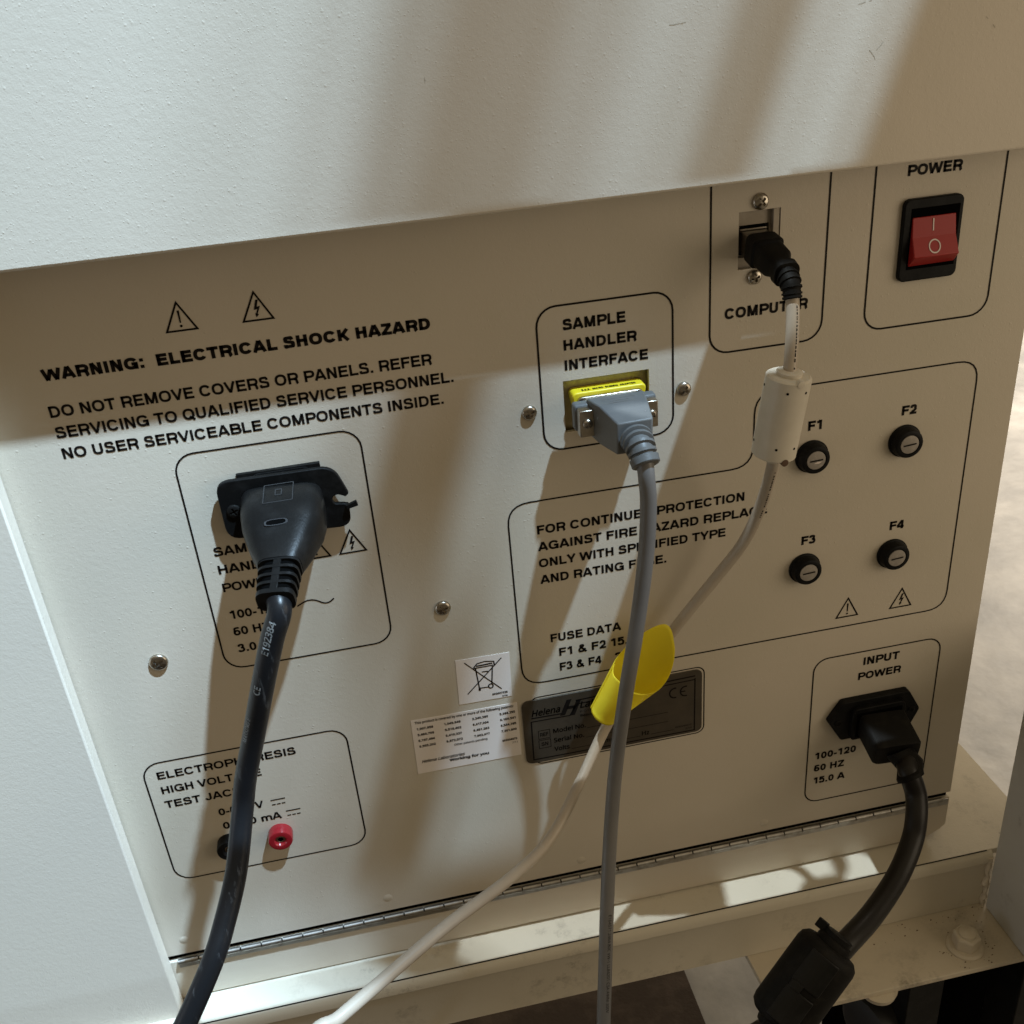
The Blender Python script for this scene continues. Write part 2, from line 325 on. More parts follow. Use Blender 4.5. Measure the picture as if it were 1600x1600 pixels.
# print on the panel: a plain grotesque drawn as strokes of even width (cap height 1)
def sell(cx, cy, rx_, ry_, a0, a1, n=18, e=2.35):
    out = []
    for i in range(n + 1):
        a = math.radians(a0 + (a1 - a0) * i / n); c_, s_ = math.cos(a), math.sin(a)
        out.append((cx + math.copysign(abs(c_) ** (2 / e), c_) * rx_, cy + math.copysign(abs(s_) ** (2 / e), s_) * ry_))
    return out
def cmr(pts, n=6): return [tuple(p)[:2] for p in catmull([(x, y, 0) for x, y in pts], n)]
def stroke_glyph(ch, w):
    h = w / 2; T_ = 1 - h * .92; B_ = h * .92; s = .09; k = []
    if ch == ' ': return .39, []
    if ch == 'A': W_ = 1.0; k = [[(.03 + h * .62, 0), (.5 - h * .12, 1)], [(.97 - h * .62, 0), (.5 + h * .12, 1)], [(.22, .28), (.78, .28)]]
    elif ch == 'B': W_ = 1.0; k = [[(s + h, 0), (s + h, 1)], [(s, T_), (.60, T_)] + sell(.60, (T_ + .52) / 2, .27 - h * .2, (T_ - .52) / 2, 80, -90, 8) + [(s, .52)], [(s, .52), (.62, .52)] + sell(.62, (.52 + B_) / 2, .31 - h * .2, (.52 - B_) / 2, 80, -90, 8) + [(s, B_)]]
    elif ch in 'CG': 
        W_ = 1.04 if ch == 'C' else 1.10; rx_ = W_ / 2 - .05 - h; k = [sell(W_ / 2, .5, rx_, .51 - h, 28, 330 if ch == 'C' else 318, 26)]
        if ch == 'G': k = [sell(W_ / 2, .5, rx_, .51 - h, 28, 328, 26), [(W_ - .07 - h, 0), (W_ - .07 - h, .5)], [(W_ / 2 + .03, .46), (W_ - .07, .46)]]
    elif ch == 'D': W_ = 1.02; k = [[(s + h, 0), (s + h, 1)], [(s, T_), (.45, T_)] + sell(.45, .5, .50 - h, .5 - h * .92, 85, -85, 16) + [(.45, B_), (s, B_)]]
    elif ch == 'E': W_ = .93; k = [[(s + h, 0), (s + h, 1)], [(s, T_), (.86, T_)], [(s, .52), (.82, .52)], [(s, B_), (.88, B_)]]
    elif ch == 'F': W_ = .86; k = [[(s + h, 0), (s + h, 1)], [(s, T_), (.83, T_)], [(s, .50), (.76, .50)]]
    elif ch == 'H': W_ = 1.0; k = [[(s + h, 0), (s + h, 1)], [(1 - s - h, 0), (1 - s - h, 1)], [(s, .52), (1 - s, .52)]]
    elif ch == 'I': W_ = .18 + w; k = [[(s + h, 0), (s + h, 1)]]
    elif ch == 'J': W_ = .78; k = [[(.70 - h, 1), (.70 - h, .33)] + sell(.37, .33, .33 - h, .34 - h, 0, -180, 14)]
    elif ch == 'K': W_ = 1.0; k = [[(s + h, 0), (s + h, 1)], [(.93 - h * .6, 1), (s + w * .8, .36)], [(.40, .58), (.95 - h * .7, 0)]]
    elif ch == 'L': W_ = .86; k = [[(s + h, 0), (s + h, 1)], [(s, B_), (.82, B_)]]
    elif ch == 'M': W_ = 1.17; k = [[(s + h, 0), (s + h, 1)], [(W_ - s - h, 0), (W_ - s - h, 1)], [(s + h * 1.2, 1), (W_ / 2, h * .4)], [(W_ - s - h * 1.2, 1), (W_ / 2, h * .4)]]
    elif ch == 'N': W_ = 1.0; k = [[(s + h, 0), (s + h, 1)], [(1 - s - h, 0), (1 - s - h, 1)], [(s + h * 1.15, .98), (1 - s - h * 1.15, .02)]]
    elif ch in 'OQ': 
        W_ = 1.08; k = [sell(.54, .5, .49 - h, .51 - h, 0, 360, 34)]
        if ch == 'Q': k.append([(.60, .30), (1.0, -.04)])
    elif ch in 'PR':
        W_ = .94 if ch == 'P' else 1.0; k = [[(s + h, 0), (s + h, 1)], [(s, T_), (.58, T_)] + sell(.58, (T_ + .44) / 2, .31 - h * .3, (T_ - .44) / 2, 80, -90, 10) + [(s, .44)]]
        if ch == 'R': k.append(cmr([(.55, .44), (.74, .38), (.80, .22), (.84 - h * .1, .06), (.87, 0)], 4))
    elif ch == 'S': W_ = .95; k = [cmr([(.86 - h, .70), (.80 - h, .86), (.60, T_ + .01), (.36, T_), (.15 + h * .7, .85), (.13 + h * .7, .70), (.26, .59), (.50, .52), (.74, .45), (.87 - h * .8, .32), (.86 - h * .8, .17), (.68, .01 + h), (.40, .0 + h), (.16 + h * .4, .12), (.08 + h, .31)], 5)]
    elif ch == 'T': W_ = .88; k = [[(.44, 0), (.44, 1)], [(.03, T_), (.85, T_)]]
    elif ch == 'U': W_ = 1.0; k = [[(s + h, 1), (s + h, .36)] + sell(.5, .36, .41 - h, .37 - h, 180, 360, 16) + [(1 - s - h, 1)]]
    elif ch == 'V': W_ = .94; k = [[(.03 + h * .6, 1), (.47, h * .2)], [(.91 - h * .6, 1), (.47, h * .2)]]
    elif ch == 'W': W_ = 1.36; k = [[(.03 + h * .5, 1), (.36, h * .1)], [(.68, .94), (.36, h * .1)], [(.68, .94), (1.0, h * .1)], [(1.33 - h * .5, 1), (1.0, h * .1)]]
    elif ch == 'X': W_ = .94; k = [[(.04 + h * .6, 1), (.90 - h * .6, 0)], [(.90 - h * .6, 1), (.04 + h * .6, 0)]]
    elif ch == 'Y': W_ = .94; k = [[(.03 + h * .6, 1), (.47, .40)], [(.91 - h * .6, 1), (.47, .40)], [(.47, 0), (.47, .46)]]
    elif ch == 'Z': W_ = .86; k = [[(.06, T_), (.80, T_)], [(.78 - h * .4, T_), (.08 + h * .6, B_)], [(.04, B_), (.82, B_)]]
    elif ch == '0': W_ = .78; k = [sell(.39, .5, .35 - h, .51 - h, 0, 360, 30, 2.2)]
    elif ch == '1': W_ = .78; k = [[(.48, 0), (.48, 1)], [(.12, .78), (.30, .80), (.44, .97)]]
    elif ch == '2': W_ = .78; k = [cmr([(.08 + h * .7, .66), (.12 + h * .7, .82), (.30, T_ + .01), (.50, T_), (.70 - h, .80), (.70 - h, .64), (.58, .48), (.32, .28), (.10 + h, B_ + .04)], 5), [(.05, B_), (.73, B_)]]
    elif ch == '3': W_ = .78; k = [cmr([(.06 + h * .8, .70), (.12 + h * .6, .86), (.32, T_ + .01), (.52, T_ - .02), (.67 - h, .78), (.64 - h, .61), (.42, .52)], 5), cmr([(.34, .53), (.50, .53), (.68 - h * .7, .44), (.73 - h, .28), (.64 - h, .10 + h * .4), (.40, h), (.18, .06 + h * .6), (.05 + h * .8, .28)], 5)]
    elif ch == '4': W_ = .78; k = [[(.56, 0), (.56, 1)], [(.52, .97), (.07, .30)], [(.03, .27), (.75, .27)]]
    elif ch == '5': W_ = .78; k = [[(.68, T_), (.17, T_)], [(.19, 1), (.12 + h * .3, .46)], cmr([(.11 + h * .4, .50), (.28, .62), (.48, .63), (.72 - h, .48), (.73 - h, .28), (.62 - h * .5, .12), (.40, h), (.18, .07 + h * .4), (.05 + h * .8, .28)], 5)]
    elif ch in '69':
        W_ = .78; k = [sell(.39, .33, .35 - h, .34 - h, 0, 360, 22, 2.2), cmr([(.69 - h, .80), (.56, T_ - .01), (.40, T_), (.22, .86), (.08 + h, .66), (.05 + h, .44), (.06 + h, .28)], 5)]
        if ch == '9': k = [[(.78 - x, 1 - y) for x, y in q] for q in k]
    elif ch == '7': W_ = .78; k = [[(.05, T_), (.74, T_)], cmr([(.68, T_ - .02), (.50, .66), (.36, .34), (.30, 0)], 4)]
    elif ch == '8': W_ = .78; k = [sell(.39, .745, .30 - h, .265 - h * .9, 0, 360, 20, 2.1), sell(.39, .27, .35 - h, .28 - h * .9, 0, 360, 22, 2.1)]
    elif ch == '.': W_ = .39; k = [[(.195, 0), (.195, w * 1.05)]]
    elif ch == ',': W_ = .39; k = [[(.195, -.1), (.195, w)]]
    elif ch == ':': W_ = .44; k = [[(.22, 0), (.22, w)], [(.22, .56), (.22, .56 + w)]]
    elif ch == '-': W_ = .46; k = [[(.05, .36), (.41, .36)]]
    elif ch == '&': W_ = 1.02; k = [cmr([(.92, 0), (.62, .34), (.34, .68), (.32, .84), (.45, T_), (.58, .86), (.56, .70), (.30, .52), (.12 + h * .5, .34), (.10 + h, .18), (.26, h), (.46, h), (.66, .16), (.80, .44)], 5)]
    elif ch == 'm': W_ = 1.22; k = [[(s + h, 0), (s + h, .73)], [(s + h, .42)] + sell(.40, .44, .23, .29 - h * .6, 170, 0, 10) + [(.63, 0)], [(.63, .42)] + sell(.87, .44, .24, .29 - h * .6, 170, 0, 10) + [(1.11, 0)]]
    else: return None
    return W_, k
def stroke_type(s, w):
    V = []; F = []; x = 0.
    for ch in s:
        g_ = stroke_glyph(ch, w)
        if g_ is None: return None
        for q in g_[1]:
            q2 = [q[0]]
            for p in q[1:]:
                if abs(p[0] - q2[-1][0]) + abs(p[1] - q2[-1][1]) > 1e-4: q2.append(p)
            closed = len(q2) > 3 and abs(q2[0][0] - q2[-1][0]) + abs(q2[0][1] - q2[-1][1]) < 1e-3
            if closed: q2 = q2[:-1]
            v, f = strip(q2, w, closed); o_ = len(V)
            V += [(p[0] + x, p[1]) for p in v]; F += [tuple(o_ + i for i in t) for t in f]
        x += g_[0]
    return V, F
def typeset(s, x0, x1, z0, cap, bold=.012, shear=0., wide=1.0, slope=0.):
    st_ = stroke_type(s, .155 + bold * 3.6) if not shear else None
    if st_:
        vs, fs = st_; a = min(p[0] for p in vs); b = max(p[0] for p in vs)
        kx = (x1 - x0) / (b - a) if x1 is not None else cap * wide
        return [(x0 + (p[0] - a) * kx, z0 + p[1] * cap + (p[0] - a) * kx * slope) for p in vs], fs
    vs, fs = glyphs(s, bold, shear); lo_, hi_ = capsize(bold); k = cap / (hi_ - lo_)
    xs = [p[0] for p in vs]; a = min(xs); b = max(xs)
    kx = (x1 - x0) / (b - a) if x1 is not None else k * wide
    return [(x0 + (p[0] - a) * kx, z0 + (p[1] - lo_) * k + (p[0] - a) * kx * slope) for p in vs], fs
def text(s, x0, x1, z0, cap, parent, bold=.016, y=INKY, mt=None, name='lettering', **k):
    return flat(name, [typeset(s, x0, x1, z0, cap, bold, **k)], mt or M['ink'], parent, y)
def frames(pts, up=Vector((0, 0, 1))):
    P = [Vector(p) for p in pts]; out = []; prev = None
    for i, p in enumerate(P):
        t = (P[min(i + 1, len(P) - 1)] - P[max(i - 1, 0)]).normalized()
        if prev is None:
            a = up.cross(t); a = a.normalized() if a.length > .1 else Vector((1, 0, 0)).cross(t).normalized()
        else: a = (prev - t * prev.dot(t)).normalized()
        b = t.cross(a).normalized(); prev = a; out.append((p, t, a, b))
    return out
def catmull(pts, n=8):
    P = [Vector(p) for p in pts]; P = [P[0] * 2 - P[1]] + P + [P[-1] * 2 - P[-2]]; out = []
    for i in range(1, len(P) - 2):
        for j in range(n):
            t = j / n; a, b, c, d = P[i - 1:i + 3]
            out.append(.5 * ((2 * b) + (c - a) * t + (2 * a - 5 * b + 4 * c - d) * t * t + (3 * b - a - 3 * c + d) * t ** 3))
    out.append(P[-2]); return out
def tube(name, pts, r, mt, parent=None, n=24, sub=8, **t):
    path = catmull(pts, sub) if sub else [Vector(p) for p in pts]; fr = frames(path); V = []; F = []
    for i, (p, tt, a, b) in enumerate(fr):
        rr = r(i / (len(fr) - 1)) if callable(r) else r
        V += [p + (a * math.cos(2 * PI * k / n) + b * math.sin(2 * PI * k / n)) * rr for k in range(n)]
    for i in range(len(fr) - 1):
        for k in range(n): F.append((i * n + k, i * n + (k + 1) % n, (i + 1) * n + (k + 1) % n, (i + 1) * n + k))
    F.append(tuple(range(n))); F.append(tuple(range(len(V) - n, len(V))))
    o = mesh(name, V, F, mt, parent, smooth=True, **t); return o, fr
def wrap_text(name, s, path_fr, start, size, r, mt, parent, off=0., flip=False, bold=.02, dashes=None):
    """print that follows a cord: along the path, round its jacket; off turns it away from the viewer"""
    P = [f[0] for f in path_fr]; cum = [0.]
    for i in range(1, len(P)): cum.append(cum[-1] + (P[i] - P[i - 1]).length)
    if dashes is None:
        vs, fs = glyphs(s, bold); lo_, hi_ = capsize(bold); k = size / (hi_ - lo_); a0 = min(p[0] for p in vs); mx_ = max(p[0] for p in vs)
        pts = [(((mx_ - p[0]) if flip else (p[0] - a0)) * k + start, ((p[1] - lo_ - (hi_ - lo_) / 2) * k) * (1 if flip else -1)) for p in vs]
    else: pts, fs = dashes
    V = []
    for u, v in pts:
        i = 0
        while i < len(cum) - 2 and cum[i + 1] < u: i += 1
        t = (u - cum[i]) / max(1e-6, cum[i + 1] - cum[i]); p = P[i].lerp(P[i + 1], t); tg = (P[i + 1] - P[i]).normalized()
        c = (CAMV0 - p); c = (c - tg * c.dot(tg)).normalized(); sd = tg.cross(c)
        a = off + v / r
        V.append(p + (c * math.cos(a) + sd * math.sin(a)) * (r + .12))
    me = bpy.data.meshes.new(name); me.from_pydata([v * S for v in V], [], fs); me.materials.append(mt)
    return link(name, me, parent)
CAMV0 = Vector((-88, -450, 208))      # the side of a cord its print shows on
def ring_pts(c, right, up, w_, h_, n_=4., k=32):
    out = []
    for i in range(k):
        a = 2 * PI * i / k; ca, sa = math.cos(a), math.sin(a)
        x = math.copysign(abs(ca) ** (2 / n_), ca) * w_; z = math.copysign(abs(sa) ** (2 / n_), sa) * h_
        out.append(Vector(c) + right * x + up * z)
    return out
def loft(name, secs, mt, parent=None, k=32, axis=None, smooth=True, **t):
    """secs: (centre, half width, half height, squareness); closed skin through rounded sections"""
    V = []; F = []; cs = [Vector(s[0]) for s in secs]
    for i, s in enumerate(secs):
        ax = axis or (cs[min(i + 1, len(cs) - 1)] - cs[max(i - 1, 0)])
        ax = Vector(ax).normalized(); right = ax.cross(Vector((0, 0, 1))).normalized()
        if right.x < 0: right = -right
        up = right.cross(ax).normalized()
        if up.z < 0: up = -up
        V += ring_pts(s[0], right, up, s[1], s[2], s[3], k)
    for i in range(len(secs) - 1):
        for j in range(k): F.append((i * k + j, i * k + (j + 1) % k, (i + 1) * k + (j + 1) % k, (i + 1) * k + j))
    F.append(tuple(range(k))); F.append(tuple(range(len(V) - k, len(V))))
    return mesh(name, V, F, mt, parent, smooth=smooth, **t)
def lathe(name, prof, c, mt, parent=None, axis=(0, -1, 0), n=32, **t):
    """prof: (distance along axis, radius)"""
    ax = Vector(axis).normalized(); a = ax.cross(Vector((0, 0, 1))) if abs(ax.z) < .9 else ax.cross(Vector((0, 1, 0))); a.normalize(); b = ax.cross(a)
    V = []; F = []
    for d, r in prof: V += [Vector(c) + ax * d + (a * math.cos(2 * PI * i / n) + b * math.sin(2 * PI * i / n)) * r for i in range(n)]
    for i in range(len(prof) - 1):
        for k in range(n): F.append((i * n + k, i * n + (k + 1) % n, (i + 1) * n + (k + 1) % n, (i + 1) * n + k))
    F.append(tuple(range(n))); F.append(tuple(range(len(V) - n, len(V))))
    return mesh(name, V, F, mt, parent, smooth=True, **t)

# ------------------------------------------------------------------ floor
mesh('floor', [(-6000, -4000, -700), (6000, -4000, -700), (6000, 6000, -700), (-6000, 6000, -700)], [(0, 1, 2, 3)], M['floor'], kind='structure')
o = mesh('floor_shade_sheet', [(-900, -1200, -698), (143, -1200, -698), (146, 400, -698), (-900, 400, -698), (-900, -1200, -690), (143, -1200, -690), (146, 400, -690), (-900, 400, -690)],
     [(3, 2, 1, 0), (4, 5, 6, 7), (0, 1, 5, 4), (1, 2, 6, 5), (2, 3, 7, 6), (3, 0, 4, 7)], M['mat'])  # added sheet; its brown colour paints the shade on the floor
o['label'] = 'dark brown mottled sheet painted as the shade on the floor under the cream machine'; o['category'] = 'mat'  # not a real mat: added sheet standing in for the shade

# ------------------------------------------------------------------ the machine
cab = thing('analyser_cabinet', 'cream powder-coated machine cabinet with printed rear panel, red power switch and sockets', 'laboratory machine')
XL, XR, ZB = -300., 255.3, -288.5
holes = [(11.0, 54.0, 8.6, 35.2), (98.4, 118.9, 77.8, 104.5)]
def plate(name, x0, x1, z0, z1, y0, y1, holes, mt, parent):
    xs = sorted({x0, x1, *[h[0] for h in holes], *[h[1] for h in holes]}); zs = sorted({z0, z1, *[h[2] for h in holes], *[h[3] for h in holes]})
    V = []; F = []; idx = {}
    def vi(x, y, z):
        k = (x, y, z)
        if k not in idx: idx[k] = len(V); V.append(k)
        return idx[k]
    for i in range(len(xs) - 1):
        for j in range(len(zs) - 1):
            cx, cz = (xs[i] + xs[i + 1]) / 2, (zs[j] + zs[j + 1]) / 2
            if any(h[0] < cx < h[1] and h[2] < cz < h[3] for h in holes): continue
            F.append(tuple(vi(x, y0, z) for x, z in ((xs[i], zs[j]), (xs[i + 1], zs[j]), (xs[i + 1], zs[j + 1]), (xs[i], zs[j + 1]))))
            F.append(tuple(vi(x, y1, z) for x, z in ((xs[i], zs[j]), (xs[i], zs[j + 1]), (xs[i + 1], zs[j + 1]), (xs[i + 1], zs[j]))))
    def wall(x0, x1, z0, z1):
        for a, b in (((x0, z0), (x1, z0)), ((x1, z0), (x1, z1)), ((x1, z1), (x0, z1)), ((x0, z1), (x0, z0))):
            pts = [a, b]
            F.append((vi(a[0], y0, a[1]), vi(b[0], y0, b[1]), vi(b[0], y1, b[1]), vi(a[0], y1, a[1])))
    for h in holes: wall(h[0], h[1], h[2], h[3])
    wall(x0, x1, z0, z1)
    me = bpy.data.meshes.new(name); me.from_pydata([Vector(v) * S for v in V], [], F); me.materials.append(mt)
    return link(name, me, parent)
panel = plate('rear_panel', XL, XR, ZB, 300, 0, 2.2, holes, M['paint'], cab)
# body behind the panel: bottom, top, sides as a closed shell
box('cabinet_shell', XL, XR - .6, 12, 420, -324, 420, M['paint'], cab, bevel=1.5)
box('side_return', XR - 3.0, XR - .3, 2.3, 11.8, -288, 300, M['paint'], cab)
# lid that overhangs the panel
lid = prism('lid', [(-420, 122.8), (268, 122.8), (268, 520), (-420, 520)], -27, 400, M['lid'], cab, bevel=1.3)
for x, z, a, l_ in ((150, 196, .9, 7), (158, 203, .2, 5), (171, 192, 1.2, 4), (139, 188, .1, 6), (144, 168, 2.2, 5), (147, 171, .8, 4), (196, 176, 2.4, 7), (60, 187, .1, 7), (-42, 176, 1.5, 2)):
    pts = [(x + l_ * (t - .5) * math.cos(a) + random.uniform(-.25, .25), z + l_ * (t - .5) * math.sin(a) + random.uniform(-.25, .25)) for t in (0, .25, .5, .75, 1)]
    flat('scuff_mark', [strip(pts[k:k + 2], random.uniform(.12, .4)) for k in range(4) if random.random() < .7 or k == 0], M['scuffmark'], lid, y=-27.06)
# white side wall left of the panel
box('side_flap', -460, -248.2, -12, -1, -420, 121, M['flap'], cab, bevel=1.0)
# apron under the hinge, with its cropped lower right corner
prism('apron', [(-300, -325.6), (243, -325.6), (252, -320.5), (255.4, -317), (255.4, -293.4), (-244, -293.4), (-300, -293.4)], -.2, 11, M['paint'], cab, bevel=.7)
box('inner_panel_gap', -299, 254, 2.4, 11.5, -295.0, -288.7, M['dark'], cab)
# hinge
hg = box('hinge', -244, 254, -.9, -.35, -298.5, -293.6, M['hinge'], cab)
kp = 12.32; kme = None
for i in range(40):
    x = -243.6 + i * kp
    if kme is None:
        k0 = lathe('knuckle', [(0, 1.35), (.15, 1.7), (kp - .75, 1.7), (kp - .6, 1.35)], (0, 0, 0), M['hinge'], hg, axis=(1, 0, 0), n=14); kme = k0.data; k = k0
    else: k = link('knuckle', kme, hg)
    k.location = Vector((x, -1.7, -292.6 + random.uniform(-.08, .08))) * S
lathe('hinge_pin', [(0, .9), (kp * 40 - .8, .9)], (-243.4, -1.7, -292.6), M['dark'], hg, axis=(1, 0, 0), n=10)
# rivet dimples above the hinge
for x, z in ((-237, -277.5), (-116.3, -278.1), (4.4, -280.5), (125, -281.5)):
    lathe('rivet_dimple', [(0, 2.9), (.18, 2.6), (.22, 0.01)], (x, 0.02, z), M['paint'], panel, n=24)

# ---- printing on the panel
def outline(pts, rs, closed=True): return flat('printed_outline', [strip(round_poly(pts, rs), .85, closed)], M['ink'], panel)
flat('printed_outline', [strip(rrect(-174.3, -88.4, -94.5, 26.6, 9.5), .85, True)], M['ink'], panel)
flat('printed_outline', [strip(rrect(-230.2, -121.7, -230.2, -145.2, 9.5), .85, True)], M['ink'], panel)
flat('printed_outline', [strip(rrect(0, 66.2, 0, 72.5, 9.5), .95, True)], M['ink'], panel)
flat('printed_outline', [strip(rrect(84.8, 142.7, 38.0, 190, 9.5), .95, True)], M['ink'], panel)
flat('printed_outline', [strip(rrect(165.1, 231.7, 38.7, 190, 9.5), .95, True)], M['ink'], panel)
flat('printed_outline', [strip(rrect(151.7, 232.8, -271.6, -160.0, 9.0), .85, True)], M['ink'], panel)
outline([(109.2, 14.4), (109.2, -26.4), (-21.7, -26.4), (-21.7, -139.1), (232.0, -139.1), (232.0, 14.4)], [12] * 6)
T = text
T('WARNING:  ELECTRICAL SHOCK HAZARD', -219, -49, 69.7, 5.3, panel, bold=.034)
T('DO NOT REMOVE COVERS OR PANELS. REFER', -220.4, -50.2, 52.8, 5.3, panel)
T('SERVICING TO QUALIFIED SERVICE PERSONNEL.', -220.4, -41.2, 42.9, 5.3, panel)
T('NO USER SERVICEABLE COMPONENTS INSIDE.', -220.3, -47.0, 32.8, 5.2, panel)
T('SAMPLE', -166.5, -136.5, -28.5, 4.9, panel); T('HANDLER', -166.5, -130.6, -38.6, 4.9, panel); T('POWER', -166.5, -141.0, -48.9, 4.9, panel)
T('100-120', -166.2, None, -65.0, 4.9, panel, wide=1.0); T('60 HZ', -166.6, None, -75.0, 4.9, panel, wide=1.0); T('3.0 A', -166.4, None, -85.3, 4.9, panel, wide=1.0)
T('SAMPLE', 12.6, 43.0, 60.3, 5.3, panel, bold=.024); T('HANDLER', 12.4, 48.3, 50.4, 5.2, panel, bold=.024); T('INTERFACE', 12.4, 53.7, 40.5, 5.1, panel, bold=.024)
T('COMPUTER', 92.3, 134.8, 54.6, 5.3, panel, bold=.026); T('POWER', 181.2, 208.9, 111.4, 5.0, panel, bold=.026)
for s_, x0, x1, z in (('F1', 138.9, 146.4, -11.2), ('F2', 191.1, 199.4, -10.8), ('F3', 139.0, 147.2, -79.4), ('F4', 191.1, 199.5, -79.6)): T(s_, x0, x1, z, 5.3, panel, bold=.026)
T('FOR CONTINUED PROTECTION', -7.1, 105.1, -45.7, 5.1, panel, bold=.02)
T('AGAINST FIRE HAZARD REPLACE', -7.4, 118.2, -55.6, 5.1, panel, bold=.02)
T('ONLY WITH SPECIFIED TYPE', -7.5, 95.0, -65.5, 5.1, panel, bold=.02)
T('AND RATING FUSE.', -7.5, 61.8, -75.5, 5.1, panel, bold=.02)
T('FUSE DATA', -4.3, 35.5, -113.6, 5.2, panel, bold=.02)
T('F1 & F2 15.0 A', -.1, 51.0, -123.6, 5.2, panel, bold=.02); T('F3 & F4', -.3, 23.4, -133.5, 5.2, panel, bold=.02); T('3.0 A', 31.2, 50.8, -133.6, 5.2, panel, bold=.02)
T('ELECTROPHORESIS', -223.5, -150.0, -156.5, 5.0, panel); T('HIGH VOLTAGE', -223.6, -170.4, -166.7, 5.0, panel); T('TEST JACKS', -224.0, -178.0, -176.8, 5.0, panel)
T('0-600 V', -198.0, -173.4, -189.2, 4.9, panel); T('0-100 mA', -197.7, -165.3, -199.4, 4.9, panel)
for x0, x1, z in ((-169.3, -161.3, -185.5), (-162.5, -154.5, -195.1)):
    sh = [strip([(x0, z), (x1, z)], .75)]; w3 = (x1 - x0) / 3
    sh += [strip([(x0 + w3 * i + .3, z - 3.3), (x0 + w3 * (i + 1) - .4, z - 3.3)], .75) for i in range(3)]
    flat('current_symbol', sh, M['ink'], panel)
T('INPUT', 183.3, 206.3, -170.2, 5.6, panel, bold=.024); T('POWER', 180.8, 208.4, -180.7, 5.3, panel, bold=.024)
T('100-120', 156.8, 184.0, -236.9, 5.3, panel, bold=.024); T('60 HZ', 156.6, 176.8, -246.7, 5.2, panel, bold=.024); T('15.0 A', 157.0, 178.1, -256.9, 5.2, panel, bold=.024)
flat('sine_mark', [strip([tuple(p)[:2] for p in catmull([(-133, -64.0, 0), (-131.1, -63.0, 0), (-127.6, -61.6, 0), (-123.7, -62.1, 0), (-119.7, -64.5, 0), (-116.8, -64.5, 0), (-114.3, -62.8, 0)], 6)], .75)], M['ink'], panel)
def tri(cx, zb, bolt, wd=.85):
    h = 12.4; hw = 6.5; sh = [strip([(cx - hw, zb), (cx + hw, zb), (cx, zb + h)], wd, True)]
    if bolt:
        sh.append(([(cx + .2, zb + 9), (cx + 1.3, zb + 9), (cx + .3, zb + 5.9), (cx + 1.7, zb + 6.2), (cx - .1, zb + 2.2), (cx - .8, zb + 2.5), (cx + .3, zb + 4.9), (cx - 1.2, zb + 4.6)], [(0, 1, 2, 7), (7, 2, 3, 6), (6, 3, 4, 5)]))
        sh.append(([(cx - .9, zb + 3.1), (cx + .7, zb + 2.5), (cx - .7, zb + 1.2)], [(0, 1, 2)]))
    else:
        sh.append(([(cx - .5, zb + 8.9), (cx + .5, zb + 8.9), (cx + .3, zb + 3.4), (cx - .3, zb + 3.4)], [(0, 1, 2, 3)]))
        sh.append(([(cx + .62 * math.cos(a * PI / 4), zb + 2.0 + .62 * math.sin(a * PI / 4)) for a in range(8)], [tuple(range(8))]))
    flat('hazard_triangle', sh, M['ink'], panel)
tri(-156.6, 84.0, False); tri(-123.7, 84.2, True); tri(-118.6, -38.2, False); tri(-100.7, -38.2, True); tri(169.9, -132.5, False); tri(203.1, -132.5, True)

# ---- panhead screws
def screw(name, x, z, r, parent, mt=None, rot=.3, h=2.3, y=0.):
    """domed head with a cross recess"""
    bm = bmesh.new(); n = 32; prof = [(0, 1), (.25, 1.), (.62, .93), (.85, .75), (1., .45), (1.03, .0)]
    bmesh.ops.create_uvsphere(bm, u_segments=32, v_segments=16, radius=1)
    for v in bm.verts:
        q = v.co.copy(); v.co = Vector((q.x, -q.z if False else q.y, q.z))
    # sphere -> dome facing -y, recess pushed in
    ca, sa = math.cos(rot), math.sin(rot)
    bmesh.ops.subdivide_edges(bm, edges=bm.edges[:], cuts=2, use_grid_fill=True)
    for v in bm.verts:
        x_, y_, z_ = v.co; l = max(1e-6, v.co.length); x_, y_, z_ = x_ / l, y_ / l, z_ / l
        d = max(0., z_); X, Y = x_, y_; rr = math.hypot(X, Y)
        u, w_ = X * ca + Y * sa, -X * sa + Y * ca; a = min(abs(u), abs(w_)); b = max(abs(u), abs(w_))
        dep = d ** .6
        if a < .15 and b < .56 and z_ > 0: dep -= .55
        v.co = Vector((X * r, -dep * h, Y * r))
    bmesh.ops.recalc_face_normals(bm, faces=bm.faces)
    me = bpy.data.meshes.new(name); 
    for v in bm.verts: v.co *= S
    bm.to_mesh(me); bm.free()
    for p in me.polygons: p.use_smooth = True
    me.set_sharp_from_angle(angle=.7)
    me.materials.append(mt or M['steel']); o = link(name, me, parent); o.location = Vector((x, y, z)) * S; return o
for x, z, r, ro in ((-6.4, 21.9, 3.7, .5), (71.6, 22.3, 3.7, .9), (-60.2, -79.7, 4.2, .35), (-205.9, -82.6, 4.7, .7), (108.6, 108.4, 3.9, .8), (106.8, 73.6, 3.6, .2)):
    screw('screw', x, z, r, panel, rot=ro)

# ---- power switch
sw = prism('power_switch', rrect(180.0, 210.5, 61.6, 101.0, 3.2), -2.6, .5, M['black'], cab, bevel=.6)
box('switch_well', 183.6, 208.6, -2.75, -2.5, 67.6, 96.6, M['dark'], sw)
